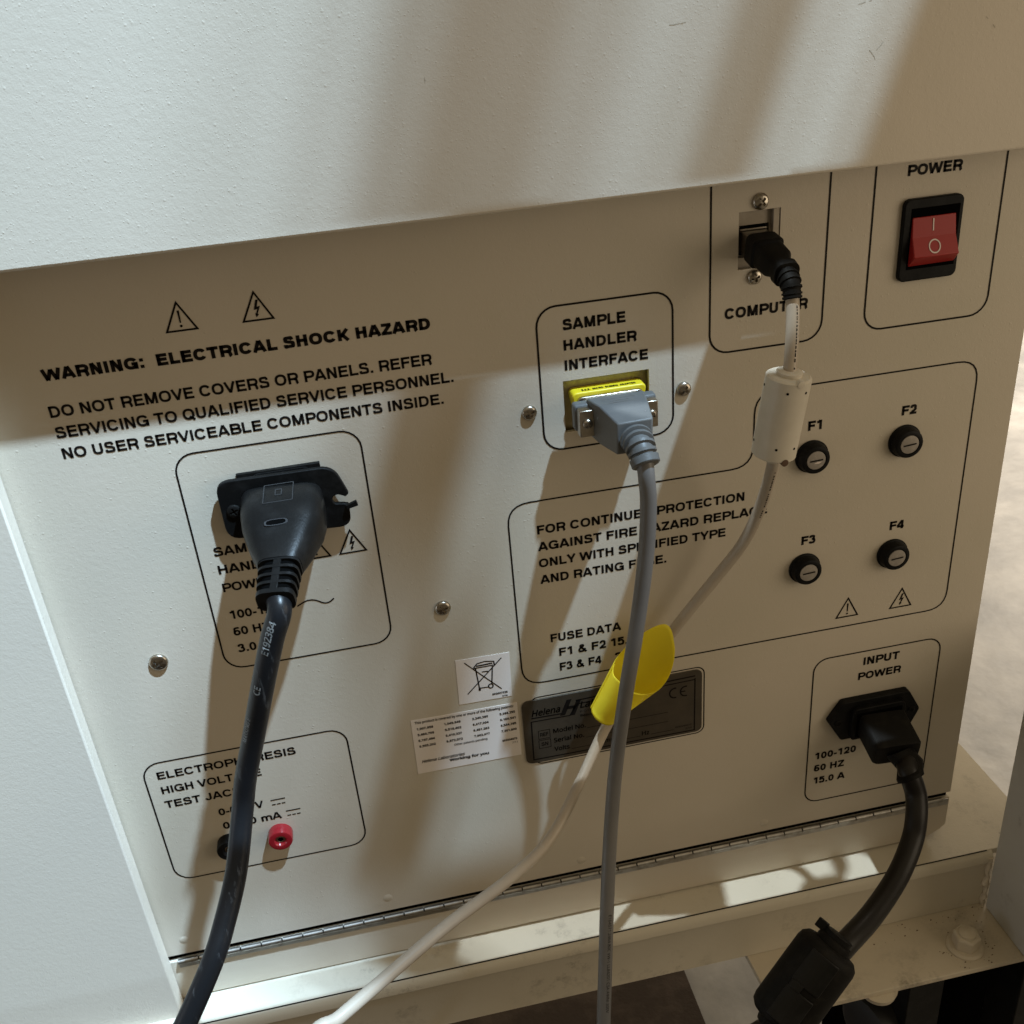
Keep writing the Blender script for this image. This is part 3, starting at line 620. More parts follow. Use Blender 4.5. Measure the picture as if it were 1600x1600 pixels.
# rocker: pressed in at the top, proud at the bottom
V = [(184.3, -1.0, 92.0), (206.6, -1.0, 92.0), (184.3, -3.1, 92.4), (206.6, -3.1, 92.4), (184.3, -4.3, 83.0), (207.0, -4.3, 83.0), (184.3, -7.8, 74.2), (207.6, -7.8, 74.2), (184.3, -2.0, 68.4), (208.6, -2.0, 68.6)]
rk = mesh('rocker', V, [(0, 1, 3, 2), (2, 3, 5, 4), (4, 5, 7, 6), (6, 7, 9, 8), (0, 2, 4, 6, 8), (1, 9, 7, 5, 3), (0, 8, 9, 1)], M['red'], sw, bevel=.35)
def on_rocker(z): return -3.1 - (92.4 - z) / 9.4 * 1.2 if z > 83 else -4.3 - (83 - z) / 8.8 * 3.5
def rocker_print(sh):
    v, f = sh; me = bpy.data.meshes.new('switch_mark'); me.from_pydata([Vector((p[0], on_rocker(p[1]) - .25, p[1])) * S for p in v], [], f)
    me.materials.append(M['white']); link('switch_mark', me, rk)
rocker_print(strip([(194.9, 91.3), (194.9, 85.6)], .6))
rocker_print(strip([(195.3 + 2.8 * math.cos(a * PI / 14), 78.6 + 2.9 * math.sin(a * PI / 14)) for a in range(28)], .6, True))

# ---- fuse holders
FR = 9.1
def fuse(x, z, rot, scraped=False):
    f_ = lathe('fuse_holder', [(0, FR), (.9, FR + .1), (1.4, FR - .25), (1.6, FR - .7), (4.9, FR - 1.1), (5.8, FR - 1.5), (6.2, FR - 2.2), (6.25, 5.6), (5.7, 5.4), (5.6, .1)], (x, 0, z), M['black'], cab, n=40)
    cp = lathe('fuse_cap', [(5.4, 5.2), (6.1, 5.1), (6.2, 4.8), (6.25, .05)], (x, 0, z), M['cap'], f_, n=32)
    c, s_ = math.cos(rot), math.sin(rot); L_ = 3.6; w_ = .42
    flat('slot', [([(x + a * c - b * s_, z + a * s_ + b * c) for a, b in ((-L_, -w_), (L_, -w_), (L_, w_), (-L_, w_))], [(0, 1, 2, 3)])], M['ink'], f_, y=-6.45)
    if scraped:
        flat('scratch', [([(x - 1.5, z - 1.6), (x + 1.3, z - 1.9), (x + 3.2, z - .9), (x + .4, z - .7)], [(0, 1, 2, 3)])], M['white'], f_, y=-6.4)
    return f_
fuse(141.6, -25.9, .05, True); fuse(194.0, -25.5, .08); fuse(141.5, -94.2, .07); fuse(193.9, -94.8, .08)

# ---- test jacks
def jack(x, z, m_, nm, lab):
    j = lathe('test_jack', [(0, 6.9), (5.6, 6.9), (6.6, 6.5), (6.9, 5.6), (6.7, 3.6), (5.6, 2.7), (5.2, 2.6)], (x, 0, z), m_, cab, n=36, label=lab)
    lathe('jack_contact', [(4.6, 2.5), (5.3, 2.5), (5.4, 1.6), (5.2, 1.4)], (x, 0, z), M['steel'], j, n=24)
    lathe('jack_bore', [(5.0, 1.4), (5.45, 1.38)], (x, 0, z), M['dark'], j, n=16)
jack(-168.2, -210.2, M['jackred'], 'red', 'round red test jack')
jack(-196.6, -210.2, M['black'], 'black', 'round black test jack half behind the cord')

# ---- interface port: recessed plate with its yellow shell
ip = box('interface_port', 10.2, 54.8, 4.6, 6.0, 7.8, 36.0, M['olive'], cab)
usbp = thing('usb_dummy', '', '') if False else None
up = plate('usb_port', 97.8, 119.6, 77.0, 105.2, 3.0, 4.4, [(99.8, 114.6, 82.6, 97.6)], M['greyplate'], cab)
box('port_cavity', 99.8, 114.6, 8.0, 8.6, 82.6, 97.6, M['dark'], up)
box('port_contact', 100.6, 113.8, 3.2, 7.5, 95.2, 95.9, M['steel'], up)
box('port_rib', 115.4, 118.6, .4, 2.9, 78.0, 104.4, M['greyplate'], up, bevel=.3)

# ---- input power inlet (right): six-sided flange and raised collar
inl = prism('power_inlet', round_poly([(161.5, -205.6), (170.2, -192.2), (212.8, -192.2), (221.0, -207.2), (215.2, -220.4), (170.2, -220.4)], 1.6), -5.2, 0, M['black'], cab, bevel=.5)
col = prism('inlet_collar', round_poly([(175.0, -219.0), (175.0, -196.0), (209.2, -196.0), (209.2, -219.0)], [2, 4, 4, 2]), -8.6, -5.0, M['black'], inl, bevel=.5)
box('inlet_mouth', 177.6, 206.8, -8.9, -8.5, -217, -199.2, M['dark'], inl)
for x in (167.4, 215.2): screw('inlet_screw', x, -206.6, 2.4, inl, M['plugdark'], .4, 1.0, y=-5.2)

# ---- sample handler inlet (left): block, flange with a broken right lug
blk_ = prism('power_inlet', [(-148.0, 13.4), (-109.0, 13.4), (-109.0, -14.0), (-148.0, -14.0)], -2.2, 0, M['plugdark'], cab, bevel=.3)
prism('inlet_neck', rrect(-141, -114, -14, 12.6, 3), -3.4, -2.1, M['black'], blk_)
fl = round_poly([(-157.9, 12.6), (-103.0, 12.0), (-97.8, -3.2), (-99.6, -4.6), (-103.2, -2.6), (-106.2, -4.0), (-105.6, -7.4), (-101.4, -8.0), (-98.6, -8.8), (-99.0, -20.6), (-157.6, -17.6)],
                [7, 7, .8, .5, 1.4, 1.6, 1.4, .8, .8, 6, 7])
prism('inlet_flange', fl, -6.2, -3.3, M['black'], blk_, bevel=.5)
screw('inlet_screw', -151.8, -3.0, 3.4, blk_, M['plugdark'], .4, 1.4, y=-6.2)
prism('torn_chip', [(-100.2, -8.4), (-95.0, -6.6), (-94.4, -9.0), (-99.8, -10.2)], -8.6, -6.6, M['black'], blk_, label='torn flap of the broken flange')

# ---- stickers
def quad_sticker(name, pts, mt, parent, y0=-.35): return prism(name, pts, y0, -.02, mt, parent)
s1 = quad_sticker('sticker', [(-57.4, -114.3), (-27.7, -115.0), (-28.5, -144.4), (-58.2, -143.9)], M['sticker'], panel, -.3)
s1['label'] = 'white sticker with a crossed-out wheeled bin'
SY = -.42
bl = [strip(q, .62) for q in ([(-52.7, -116.7), (-33.9, -138.2)], [(-52.9, -137.8), (-32.3, -117.5)])]
bl += [strip(q, .7) for q in ([(-47.0, -121.5), (-46.0, -136.4)], [(-37.7, -122), (-39.0, -133.5)], [(-48.2, -121.4), (-37.2, -121.4)], [(-48.0, -121), (-45.8, -118.6), (-41.7, -118.0), (-36.7, -118.9), (-36.5, -122)], [(-45.9, -135.1), (-41.3, -135.4)], [(-43.8, -124.6), (-40.3, -124.8)])]
bl += [strip([(-39.7 + 1.3 * math.cos(a * PI / 8), -135.0 + 1.4 * math.sin(a * PI / 8)) for a in range(16)], .75, True), strip([(-46.6, -136.2), (-45.4, -136.2)], 1.4), strip([(-46.5, -120.2), (-37.6, -120.0)], .9)]
flat('bin_symbol', bl, M['ink'], s1, SY)
text('602007026', -39.4, -30.7, -141.6, 1.4, s1, bold=.02, y=SY); text('9/06', -34.0, -30.9, -143.8, 1.2, s1, bold=.02, y=SY)
s2 = quad_sticker('sticker', [(-86.0, -148.8), (-26.1, -149.6), (-26.4, -187.2), (-86.5, -186.9)], M['sticker'], panel, -.3)
s2['label'] = 'white sticker listing patent numbers in four columns'
sl = -.012
text('This product is covered by one or more of the following patents:', -84.0, -28.4, -151.6, 1.75, s2, bold=.02, y=SY, slope=sl)
rows = [('1,007,858', '1,049,949', '2,340,380', '5,398,255'), ('5,460,709', '5,518,402', '6,417,004', '6,160,541'), ('6,197,494', '6,410,337', '6,451,263', '6,544,395'), ('6,555,202', '6,872,572', '7,002,077', '7,201,800')]
cx = [(-83.4, -74.2), (-68.0, -58.8), (-52.2, -43.2), (-36.6, -27.8)]
for r_, row_ in enumerate(rows):
    for c_, t_ in enumerate(row_): text(t_, cx[c_][0], cx[c_][1], -156.0 - r_ * 4.1 - .3 * (c_ == 3) + .5 * c_ * 0, 1.55, s2, bold=.022, y=SY)
text('Other patents pending', -64.0, -45.0, -171.6, 1.5, s2, bold=.012, y=SY)
text('602004079', -36.6, -28.0, -175.4, 1.5, s2, bold=.02, y=SY); text('7/11', -31.2, -28.0, -177.9, 1.3, s2, bold=.0, y=SY)
text('Helena Laboratories', -83.4, -58.6, -179.6, 2.2, s2, bold=.02, y=SY, shear=.35); text('Working for you', -67.8, -45.0, -182.2, 2.0, s2, bold=.038, y=SY)

# ---- nameplate
npl = prism('nameplate', rrect(-24.0, 82.3, -195.2, -150.0, 4.0), -.9, -.02, M['plate'], panel, bevel=.25, label='dull metal nameplate printed in black')
flat('printed_outline', [strip(rrect(-19.0, 83.8, -196.9, -148.9, 5.0), .7, True)], M['ink'], panel, y=-.1)
NY = -1.0
fr = [strip([(-19.2, -164.7), (-19.6, -192.4), (77.6, -193.3), (77.9, -155.8), (77.9, -155.5)], .8), strip([(-19.4, -164.8), (3.2, -165.2), (8.2, -158.0), (78.2, -156.4)], .7), strip([(-19.0, -162.4), (-1.6, -162.8)], .9), strip([(7.2, -155.4), (78, -153.9)], .9)]
fr.append(([(-2.4, -164.2), (2.0, -153.8), (4.9, -153.8), (.6, -164.2)], [(0, 1, 2, 3)])); fr.append(([(3.4, -165.4), (7.6, -155.2), (10.4, -155.2), (6.2, -165.4)], [(0, 1, 2, 3)])); fr.append(([(1.4, -160.4), (2.3, -158.4), (7.0, -158.6), (6.1, -160.6)], [(0, 1, 2, 3)]))
for x0, x1, z0, z1 in ((-15.7, -9.0, -178.2, -172.2), (-15.8, -8.9, -185.0, -179.2)): fr.append(strip([(x0, z0), (x1, z0), (x1, z1), (x0, z1)], .35, True))
for a, b, z in ((12.8, 61.5, -176.4), (12.0, 61.5, -183.2), (3.0, 19.0, -189.5), (31.5, 44.6, -190.2), (50.8, 65.0, -190.2)): fr.append(strip([(a, z), (b, z)], .3))
flat('plate_rules', fr, M['ink'], npl, NY)
text('Helena', -18.7, -1.9, -161.4, 4.6, npl, bold=.02, y=NY, shear=.25); text('Laboratories', 9.4, 44, -161.4, 4.6, npl, bold=.02, y=NY, shear=.25)
text('P O I N T  O F  C A R E', 9.3, 34, -164.6, 1.4, npl, bold=.0, y=NY); text('Beaumont, Texas', 9.4, 30, -167.6, 1.7, npl, bold=.01, y=NY)
text('REF', -14.8, -9.9, -176.5, 2.6, npl, bold=.01, y=NY); text('SN', -14.4, -10.4, -183.4, 2.6, npl, bold=.01, y=NY)
text('Model No.', -7.0, 12.2, -175.8, 3.2, npl, bold=.016, y=NY); text('Serial No.', -7.0, 10.9, -182.6, 3.2, npl, bold=.016, y=NY); text('Volts', -7.1, 1.9, -189.0, 3.2, npl, bold=.016, y=NY)
text('Amps', 20.5, 30.5, -189.8, 3.0, npl, bold=.016, y=NY); text('Hz', 45.4, 50.0, -190.0, 3.2, npl, bold=.016, y=NY)
text('602009001P', 66, 76, -189.3, 1.1, npl, bold=.0, y=NY); text('5/00', 72.2, 76, -191.6, 1.1, npl, bold=.0, y=NY)
ce = []
for cx_, e_ in ((65.8, False), (72.3, True)):
    ce.append(strip([(cx_ + 3.2 * math.cos(math.radians(a)), -163.4 + 3.4 * math.sin(math.radians(a))) for a in range(75, 286, 14)], .9))
    if e_: ce.append(strip([(cx_ - 3.0, -163.4), (cx_ - .2, -163.4)], .8))
flat('ce_mark', ce, M['ink'], npl, NY)

# ------------------------------------------------------------------ the stand the machine sits on
st = thing('support_stand', 'cream painted steel stand with ledge, bolted bracket plate and post under the machine', 'stand')
box('base_plate', -460, 315.6, -20, 440, -331.5, -326.6, M['frame'], st, bevel=.5)
# lip and front face as one bent sheet
lipp = [(-19.9, -327.2), (-21.6, -328.2), (-23.2, -331.2), (-23.4, -335.0), (-21.6, -337.6), (-20.9, -339.2), (-20.9, -375.6), (-17, -375.6), (-17, -332)]
n = len(lipp); V = [(-460, y, z) for y, z in lipp] + [(277.5, y, z) for y, z in lipp]
mesh('front_lip', V, [tuple(range(n)), tuple(range(2 * n - 1, n - 1, -1))] + [(i, (i + 1) % n, n + (i + 1) % n, n + i) for i in range(n)], M['frame'], st, smooth=True)
box('crease_line', -460, 274, -20.3, -19.9, -327.15, -326.45, M['ink'], st)
bv = [(106.0, 20), (108.5, -42.6), (112.0, -66.0), (430, -66.6), (430, 20)]
V = [(x, y, -376) for x, y in bv] + [(x, y, -380.2) for x, y in bv]; n = 5
mesh('bracket_plate', V, [tuple(range(n)), tuple(range(2 * n - 1, n - 1, -1))] + [(i, (i + 1) % n, n + (i + 1) % n, n + i) for i in range(n)], M['bracket'], st, bevel=.5)
box('post', 277.2, 360, -100, -24.5, -375.8, -150, M['post'], st, bevel=1.2, label='grey painted upright at the right edge')
# lumpy weld where lip meets post
wv = []
loft('weld_bead', [((276.0 + random.uniform(-.8, .8), -22.5 + random.uniform(-.6, .6), z), 1.8 + random.uniform(-1.0, 1.2), 1.8 + random.uniform(-.7, .7), 2) for z in range(-376, -330, 3)], M['bracket'], st, k=10, axis=(0, .01, 1))
bt = lathe('bolt', [(0, 11.6), (1.2, 11.6), (2.4, 10.2), (2.6, 8.0)], (246.5, -49.5, -376), M['bracket'], st, axis=(0, 0, 1), n=32, label='paint-covered hex bolt on the bracket plate')
V = []; 
for z, r in ((2.4, 8.7), (11.0, 8.7), (12.2, 7.7)): V += [(246.5 + r * math.cos(PI / 3 * i + .35), -49.5 + r * math.sin(PI / 3 * i + .35), -376 + z) for i in range(6)]
mesh('hex_nut', V, [(j * 6 + i, j * 6 + (i + 1) % 6, j * 6 + 6 + (i + 1) % 6, j * 6 + 6 + i) for j in range(2) for i in range(6)] + [tuple(range(6)), tuple(range(12, 18))], M['bracket'], bt, bevel=.4)
lathe('bolt_end', [(12.0, 5.3), (13.2, 5.2), (13.6, 4.6), (13.7, .05)], (246.5, -49.5, -376), M['bracket'], bt, axis=(0, 0, 1), n=28)
lathe('plate_washer', [(0, 12), (4, 11), (5, 8)], (180, -60, -380), M['bracket'], st, axis=(0, 0, -1), n=24)
V = []; F = []
for k in range(70):                    # grit lying on the bracket, thickest along the back corner and round the bolt
    if k % 2: a = random.uniform(0, 6.3); r_ = random.uniform(11.5, 19); x, y = 246.5 + r_ * math.cos(a), -49.5 + r_ * math.sin(a)
    else: x, y = random.uniform(150, 276), -22 - abs(random.gauss(0, 9))
    if y > -22 or y < -65 or x > 276: continue
    q = random.uniform(.25, .9); n0 = len(V); V += [(x - q, y - q * .7, -375.95), (x + q, y - q * .4, -375.95), (x + q * .5, y + q * .8, -375.95), (x, y, -375.95 + q * .6)]
    F += [(n0, n0 + 1, n0 + 3), (n0 + 1, n0 + 2, n0 + 3), (n0 + 2, n0, n0 + 3)]
mesh('grit', V, F, M['brown'], st, kind='stuff')
# caster and leg below the bracket
lathe('caster_wheel', [(0, 20), (3, 26), (17, 26), (20, 20)], (196, -28, -478), M['tyre'], st, axis=(1, .25, 0), n=36)
box('caster_fork', 214, 240, -45, 10, -520, -380.4, M['black'], st, bevel=1)
box('leg_tube', 286, 304, -60, -30, -700, -380.4, M['black'], st, bevel=1)
box('leg_tube', 322, 346, -30, 0, -700, -380.4, M['black'], st, bevel=1)
box('leg_panel', 304, 322, -42, -38, -690, -384, M['brown'], st)
box('under_box', 214, 380, 40, 60, -700, -384, M['dark'], st)

# ------------------------------------------------------------------ left power cord
pc = thing('power_cord', 'thick scuffed black power cord hanging from the sample handler power socket at left', 'power cord')
body = loft('plug_body', [((-128.2, -6.5, -3.4), 18.6, 12.2, 5), ((-128.4, -10, -3.2), 19.0, 12.8, 4.5), ((-128.8, -22, -5.0), 19.0, 12.8, 4), ((-129.4, -30, -7.2), 17.8, 12.0, 3.6), ((-130.6, -42, -10.6), 13.6, 9.6, 3.2), ((-131.3, -48, -12.2), 10.6, 8.2, 3.4), ((-131.6, -50.5, -12.9), 9.6, 7.4, 3.4)], M['plug'], pc, axis=(-.1, -1, -.27))
sr = loft('strain_relief', [((-131.5, -49.5, -12.6), 7.6, 5.8, 3), ((-134.4, -68.5, -17.8), 6.8, 5.0, 3)], M['dark'], pc, axis=(-.13, -1, -.28))
ax = Vector((-.15, -1, -.275)).normalized()
for i in range(5):
    c = Vector((-131.5, -50.0, -12.7)) + ax * (i * 4.45)
    wd = 9.4 - i * .25; ht = 7.0 - i * .25
    loft('relief_rib', [(c, wd, ht, 3.6), (c + ax * (1.5 if i < 4 else 2.4), wd - .15, ht - .1, 3.6)], M['plug'], sr, axis=ax)
rt_ = ax.cross(Vector((0, 0, 1))).normalized(); upv = rt_.cross(ax).normalized()
if upv.z < 0: upv = -upv
for off_, hw in ((0, 1.7),):
    a0 = Vector((-131.5, -50, -12.7)) + upv * 5.9; a1 = a0 + ax * 19 - upv * .9
    V = []
    for p in (a0, a1): V += [p + rt_ * hw + upv * .9, p - rt_ * hw + upv * .9, p - rt_ * hw - upv, p + rt_ * hw - upv]
    mesh('relief_spine', V, [(0, 1, 2, 3), (7, 6, 5, 4), (0, 4, 5, 1), (1, 5, 6, 2), (2, 6, 7, 3), (3, 7, 4, 0)], M['plug'], sr, bevel=.3)
# moulded marks on the plug: rectangle outline and keyhole slot
def on_top(px, t_, off=.15):
    """point on the upper side of the left plug: px sideways, t_ along its length from the socket"""
    c = Vector((-128.2, -6.5, -3.4)).lerp(Vector((-131.6, -50.5, -12.9)), t_)
    h = 12.6 if t_ < .5 else 12.6 - (t_ - .5) * 2 * 5.2
    return c + Vector((px, 0, h + off))
def raised(pts, wd, parent, mt, nm, y=.25):
    V = []; F = []; n = len(pts)
    for i in range(n):
        p = on_top(*pts[i], off=y); q = on_top(*pts[(i + 1) % n], off=y); d = (q - p).normalized(); s_ = d.cross(Vector((0, -.3, 1))).normalized() * wd / 2
        k = len(V); V += [p - s_, p + s_, q + s_, q - s_]; F.append((k, k + 1, k + 2, k + 3))
    me = bpy.data.meshes.new(nm); me.from_pydata([v * S for v in V], [], F); me.materials.append(mt); link(nm, me, parent)
raised([(-6.5, .13), (6.8, .13), (6.8, .42), (-6.5, .42)], .4, body, M['mould'], 'moulded_frame', 2.3)
raised([(-1.2, .22), (1.6, .22), (1.6, .31), (-1.2, .31)], .45, body, M['mould'], 'moulded_mark', 2.3)
c0 = on_top(-.4, .68, 1.9); sn = Vector((0, -.5, 1)).normalized()
loft('slot_rim', [(c0 - sn * .9, 5.4, 1.9, 3), (c0 + sn * .35, 5.2, 1.75, 3)], M['mould'], body, axis=sn)  # rim colour lightened to stand for the highlight on its edge
loft('cord_slot', [(c0 - sn * .9, 4.5, 1.25, 3), (c0 + sn * .6, 4.3, 1.25, 3)], M['dark'], body, axis=sn)
LCORD = [(-133.5, -71.0, -22.0), (-139.3, -71.0, -35.7), (-148.4, -68.0, -61.6), (-158.5, -62.0, -92.2), (-166.9, -60.0, -116.4), (-172.0, -62.0, -134.7), (-179.1, -76.0, -158.2), (-187.1, -90.0, -174.4), (-194.3, -100.0, -186.2), (-207.6, -110.0, -204.9), (-219.0, -116.0, -220.3), (-231.6, -120.0, -238.4)] + [(-290, -150, -360), (-330, -190, -520), (-345, -230, -660), (-380, -330, -684)]
cd1, fr1 = tube('cord', [(-134.2, -64, -16.8)] + LCORD, 5.25, M['scuff'], pc, n=28)
wrap_text('cord_print', 'E192384', fr1, 12, 3.3, 5.25, M['print'], cd1, off=.35, flip=True)
wrap_text('cord_print', 'CE', fr1, 47, 3.2, 5.25, M['print'], cd1, off=.42, flip=True)
wrap_text('cord_print', 'MARKING E', fr1, 68, 2.2, 5.25, M['print'], cd1, off=.75, flip=True, bold=0)

# ------------------------------------------------------------------ right power cord with ferrite
pr = thing('power_cord', 'black power cord with a big ferrite lump, plugged in under INPUT POWER', 'power cord')
pb = loft('plug_body', [((193.6, -8.4, -208.2), 14.2, 8.3, 7), ((193.0, -12, -209), 14.4, 8.4, 7), ((191.6, -31, -213.0), 14.2, 8.3, 7), ((191.5, -32.4, -213.3), 13.4, 7.6, 6)], M['plugdark'], pr, axis=(-.07, -1, -.2))
RCORD = [(192.6, -44.0, -217.3), (194.8, -50.0, -229.2), (191.6, -58.0, -238.3), (185.3, -66.0, -248.9), (167.9, -82.0, -255.2), (140.4, -104.0, -252.9), (112.4, -124.0, -246.3), (89.5, -136.0, -252.0), (70.5, -142.0, -269.6), (54.0, -146.0, -285.9)] + [(0, -240, -330), (-30, -270, -500), (-50, -300, -650), (-90, -360, -683)]
d0 = (Vector(RCORD[1]) - Vector(RCORD[0])).normalized()
sr2 = loft('strain_relief', [((192.8, -30.5, -213.0), 7.6, 6.8, 2.5), ((196.6, -38.5, -217.5), 7.8, 7.4, 2.2), (Vector(RCORD[0]) + d0 * 2, 8.0, 7.9, 2.2), (Vector(RCORD[0]) + d0 * 4.2, 7.7, 7.7, 2.2)], M['plugdark'], pr, axis=(.25, -.8, -.9))
cr1, fr2 = tube('cord', [(195.5, -36, -216)] + RCORD, 6.15, M['fatcord'], pr, n=28)
fe = [(105.7, -126.0, -239.8), (71.3, -138.0, -271.9)]
fa, fb = Vector(fe[0]), Vector(fe[1]); fax = (fb - fa).normalized(); fl_ = (fb - fa).length
fc = lathe('ferrite_core', [(0, 10), (.8, 13.4), (3.2, 15.6), (6, 16.2), (fl_ - 6, 16.2), (fl_ - 3.0, 15.6), (fl_ - .8, 13.4), (fl_, 10)], fa, M['plugdark'], pr, axis=fax, n=40)
vc = (CAMV0 - (fa + fb) / 2); vc = (vc - fax * vc.dot(fax)).normalized(); vs_ = fax.cross(vc).normalized()
def on_fer(u, a, r): return fa + fax * u + (vc * math.cos(a) + vs_ * math.sin(a)) * r
for (u0, u1, a0, a1) in ((4.5, fl_ * .47, -.55, .38), (fl_ * .54, fl_ - 4.5, -.55, .38)):
    V = []; F = []; na = 6
    for i in range(na + 1):
        a = a0 + (a1 - a0) * i / na
        V += [on_fer(u0, a, 15.8), on_fer(u0, a, 17.0), on_fer(u1, a, 17.0), on_fer(u1, a, 15.8)]
    for i in range(na):
        for j in range(4): F.append((i * 4 + j, i * 4 + (j + 1) % 4, i * 4 + 4 + (j + 1) % 4, i * 4 + 4 + j))
    F += [(0, 1, 2, 3), (na * 4, na * 4 + 1, na * 4 + 2, na * 4 + 3)]
    mesh('ferrite_clasp', V, F, M['plug'], fc, bevel=.4)
for u in (fl_ * .505,):
    V = []; F = []; na = 4
    for i in range(na + 1):
        a = -.05 + .38 * i / na
        V += [on_fer(u - 2.2, a, 15.6), on_fer(u - 2.2, a, 17.6), on_fer(u + 2.0, a, 17.6), on_fer(u + 2.0, a, 15.6)]
    for i in range(na):
        for j in range(4): F.append((i * 4 + j, i * 4 + (j + 1) % 4, i * 4 + 4 + (j + 1) % 4, i * 4 + 4 + j))
    F += [(0, 1, 2, 3), (na * 4, na * 4 + 1, na * 4 + 2, na * 4 + 3)]
    mesh('ferrite_catch', V, F, M['plug'], fc, bevel=.3)
for end, sgn in ((fa, -1), (fb, 1)):
    lathe('ferrite_collar', [(0, 9.2), (2.6, 9.2), (4.2, 8.6), (4.6, 6.6)], end - fax * sgn * .6, M['plugdark'], fc, axis=fax * sgn, n=24)
# cable tie with its head
zt = fa - fax * 5.2
lathe('cable_tie', [(0, 7.0), (.2, 7.6), (3.2, 7.6), (3.4, 7.0)], zt - fax * 1.5, M['black'], pr, axis=fax, n=24)
hd = zt + vs_ * 9.0
V = [hd + fax * a + vs_ * b + vc * c for a in (-2.4, 2.4) for b in (-2.6, 3.4) for c in (-2, 2)]
mesh('tie_head', V, BF, M['black'], pr, bevel=.5)

# ------------------------------------------------------------------ yellow adapter + grey serial cable
ga = thing('port_adapter', 'thin bright yellow adapter between the interface socket and the grey connector', 'adapter')
def dshape(x0, x1, z0, z1, k=3.2, r=3.2): return round_poly([(x0, z1), (x1, z1), (x1 - k, z0), (x0 + k, z0)], r)
prism('adapter_body', dshape(13.8, 51.6, 11.6, 29.9), -4.4, 4.7, M['yellow'], ga, bevel=.8)
prism('adapter_shell', dshape(16.0, 49.4, 13.0, 28.2), -6.8, -4.3, M['steel'], ga, bevel=.5)
flat('lettering', [], M['ink'], ga) if False else None
V1, F1 = typeset('S.S.E.  MICRO  SUBMIN  ADAPTER', 19.5, 46.5, 0, 2.4, .03)
me = bpy.data.meshes.new('lettering'); me.from_pydata([Vector((p[0], -3.2 + p[1] * .9 + 0.4, 30.0)) * S for p in V1], [], F1); me.materials.append(M['ink']); link('lettering', me, ga)
se = thing('serial_cable', 'grey cable with ribbed grey connector plugged into SAMPLE HANDLER INTERFACE', 'data cable')
prism('connector_shell', dshape(17.6, 47.4, 14.2, 27.4), -9.4, -6.7, M['steel'], se, bevel=.4)
box('connector_bar', 12.4, 52.8, -15.0, -8.8, 14.6, 28.0, M['greyrub'], se, bevel=1.2)
# hood: tapered box from the bar to the cord
hv = [(19.0, -12, 29.6), (47.4, -12, 29.6), (19.0, -12, 11.8), (47.4, -12, 11.8), (21.4, -27, 31.0), (44.6, -27, 31.0), (21.0, -27, 11.8), (44.8, -27, 11.8), (25.0, -44.6, 28.6), (41.6, -44.6, 29.0), (24.4, -44.6, 13.4), (41.0, -44.6, 13.4)]
hf = [(0, 1, 3, 2), (0, 4, 5, 1), (2, 3, 7, 6), (0, 2, 6, 4), (1, 5, 7, 3), (4, 8, 9, 5), (6, 7, 11, 10), (4, 6, 10, 8), (5, 9, 11, 7), (8, 10, 11, 9)]
hd_ = mesh('hood', hv, hf, M['greyrub'], se, bevel=.8)
hv2 = [(23.6, -16, 30.4), (43.6, -16, 30.4), (23.9, -20.5, 30.85), (43.4, -20.5, 30.85), (24.6, -26, 31.3), (42.6, -26, 31.3), (27.0, -40, 29.6), (40.4, -40, 29.7)]
def hood_line(a, b, wd=.5):
    a = Vector(a); b = Vector(b); d = (b - a).normalized(); s_ = d.cross(Vector((0, 0, 1))).normalized() * wd / 2
    return [a - s_, a + s_, b + s_, b - s_]
V = []
zt_ = lambda y: (29.6 + (-12 - y) / 15 * 1.4 if y > -27 else 31.0 - (-27 - y) / 17.6 * 2.2) + .22
for a, b in (((25, -18), (41.5, -18)), ((41.5, -18), (40.2, -38)), ((27.5, -22), (37.5, -21.4)), ((27.0, -25), (36.5, -24.6)), ((24.6, -19), (26.8, -21))):
    V += hood_line((a[0], a[1], zt_(a[1])), (b[0], b[1], zt_(b[1])))
me = bpy.data.meshes.new('moulded_lines'); me.from_pydata([v * S for v in V], [], [(i, i + 1, i + 2, i + 3) for i in range(0, len(V), 4)]); me.materials.append(M['greycord']); link('moulded_lines', me, hd_)
for x0, x1 in ((13.4, 20.6), (45.0, 51.8)):
    jb = box('jackscrew_block', x0, x1, -20.6, -14.8, 13.6, 27.0, M['steel'], se, bevel=.5)
    screw('jackscrew', (x0 + x1) / 2 + .2, 20.4, 2.5, jb, rot=.9, h=1.9, y=-20.6)
GC = [(33.3, -57.0, 15.2), (33.6, -58.5, 7.3), (34.7, -57.0, -8.1), (33.9, -54.0, -36.5), (29.7, -50.0, -78.1), (22.9, -49.0, -120.6), (16.6, -48.0, -166.8), (10.2, -56.0, -203.5), (3.3, -70.0, -235.0), (-3.0, -84.0, -267.1), (-9.2, -98.0, -299.4), (-13.9, -108.0, -327.5)] + [(-22, -128, -430), (-30, -140, -580), (-60, -170, -670), (-130, -230, -685)]
g0 = Vector((33.2, -43.5, 20.8)); g1 = Vector(GC[0]); 
core = catmull([g0, g0 * .5 + g1 * .5 + Vector((-.4, -2.0, 1.6)), g1], 8)
rl, _ = tube('strain_relief', core, lambda t: 6.1 - 1.1 * t, M['greyrub'], se, sub=0)
for i in range(4):
    k = 3 + i * 3; t_ = (core[k + 1] - core[k - 1]).normalized()
    r_ = 7.7 - .32 * i
    lathe('relief_ring', [(-.95, r_ - 1.6), (-.7, r_ - .1), (.7, r_ - .2), (.95, r_ - 1.6)], core[k], M['greyrub'], rl, axis=t_, n=28)
t_ = (core[-1] - core[-3]).normalized()
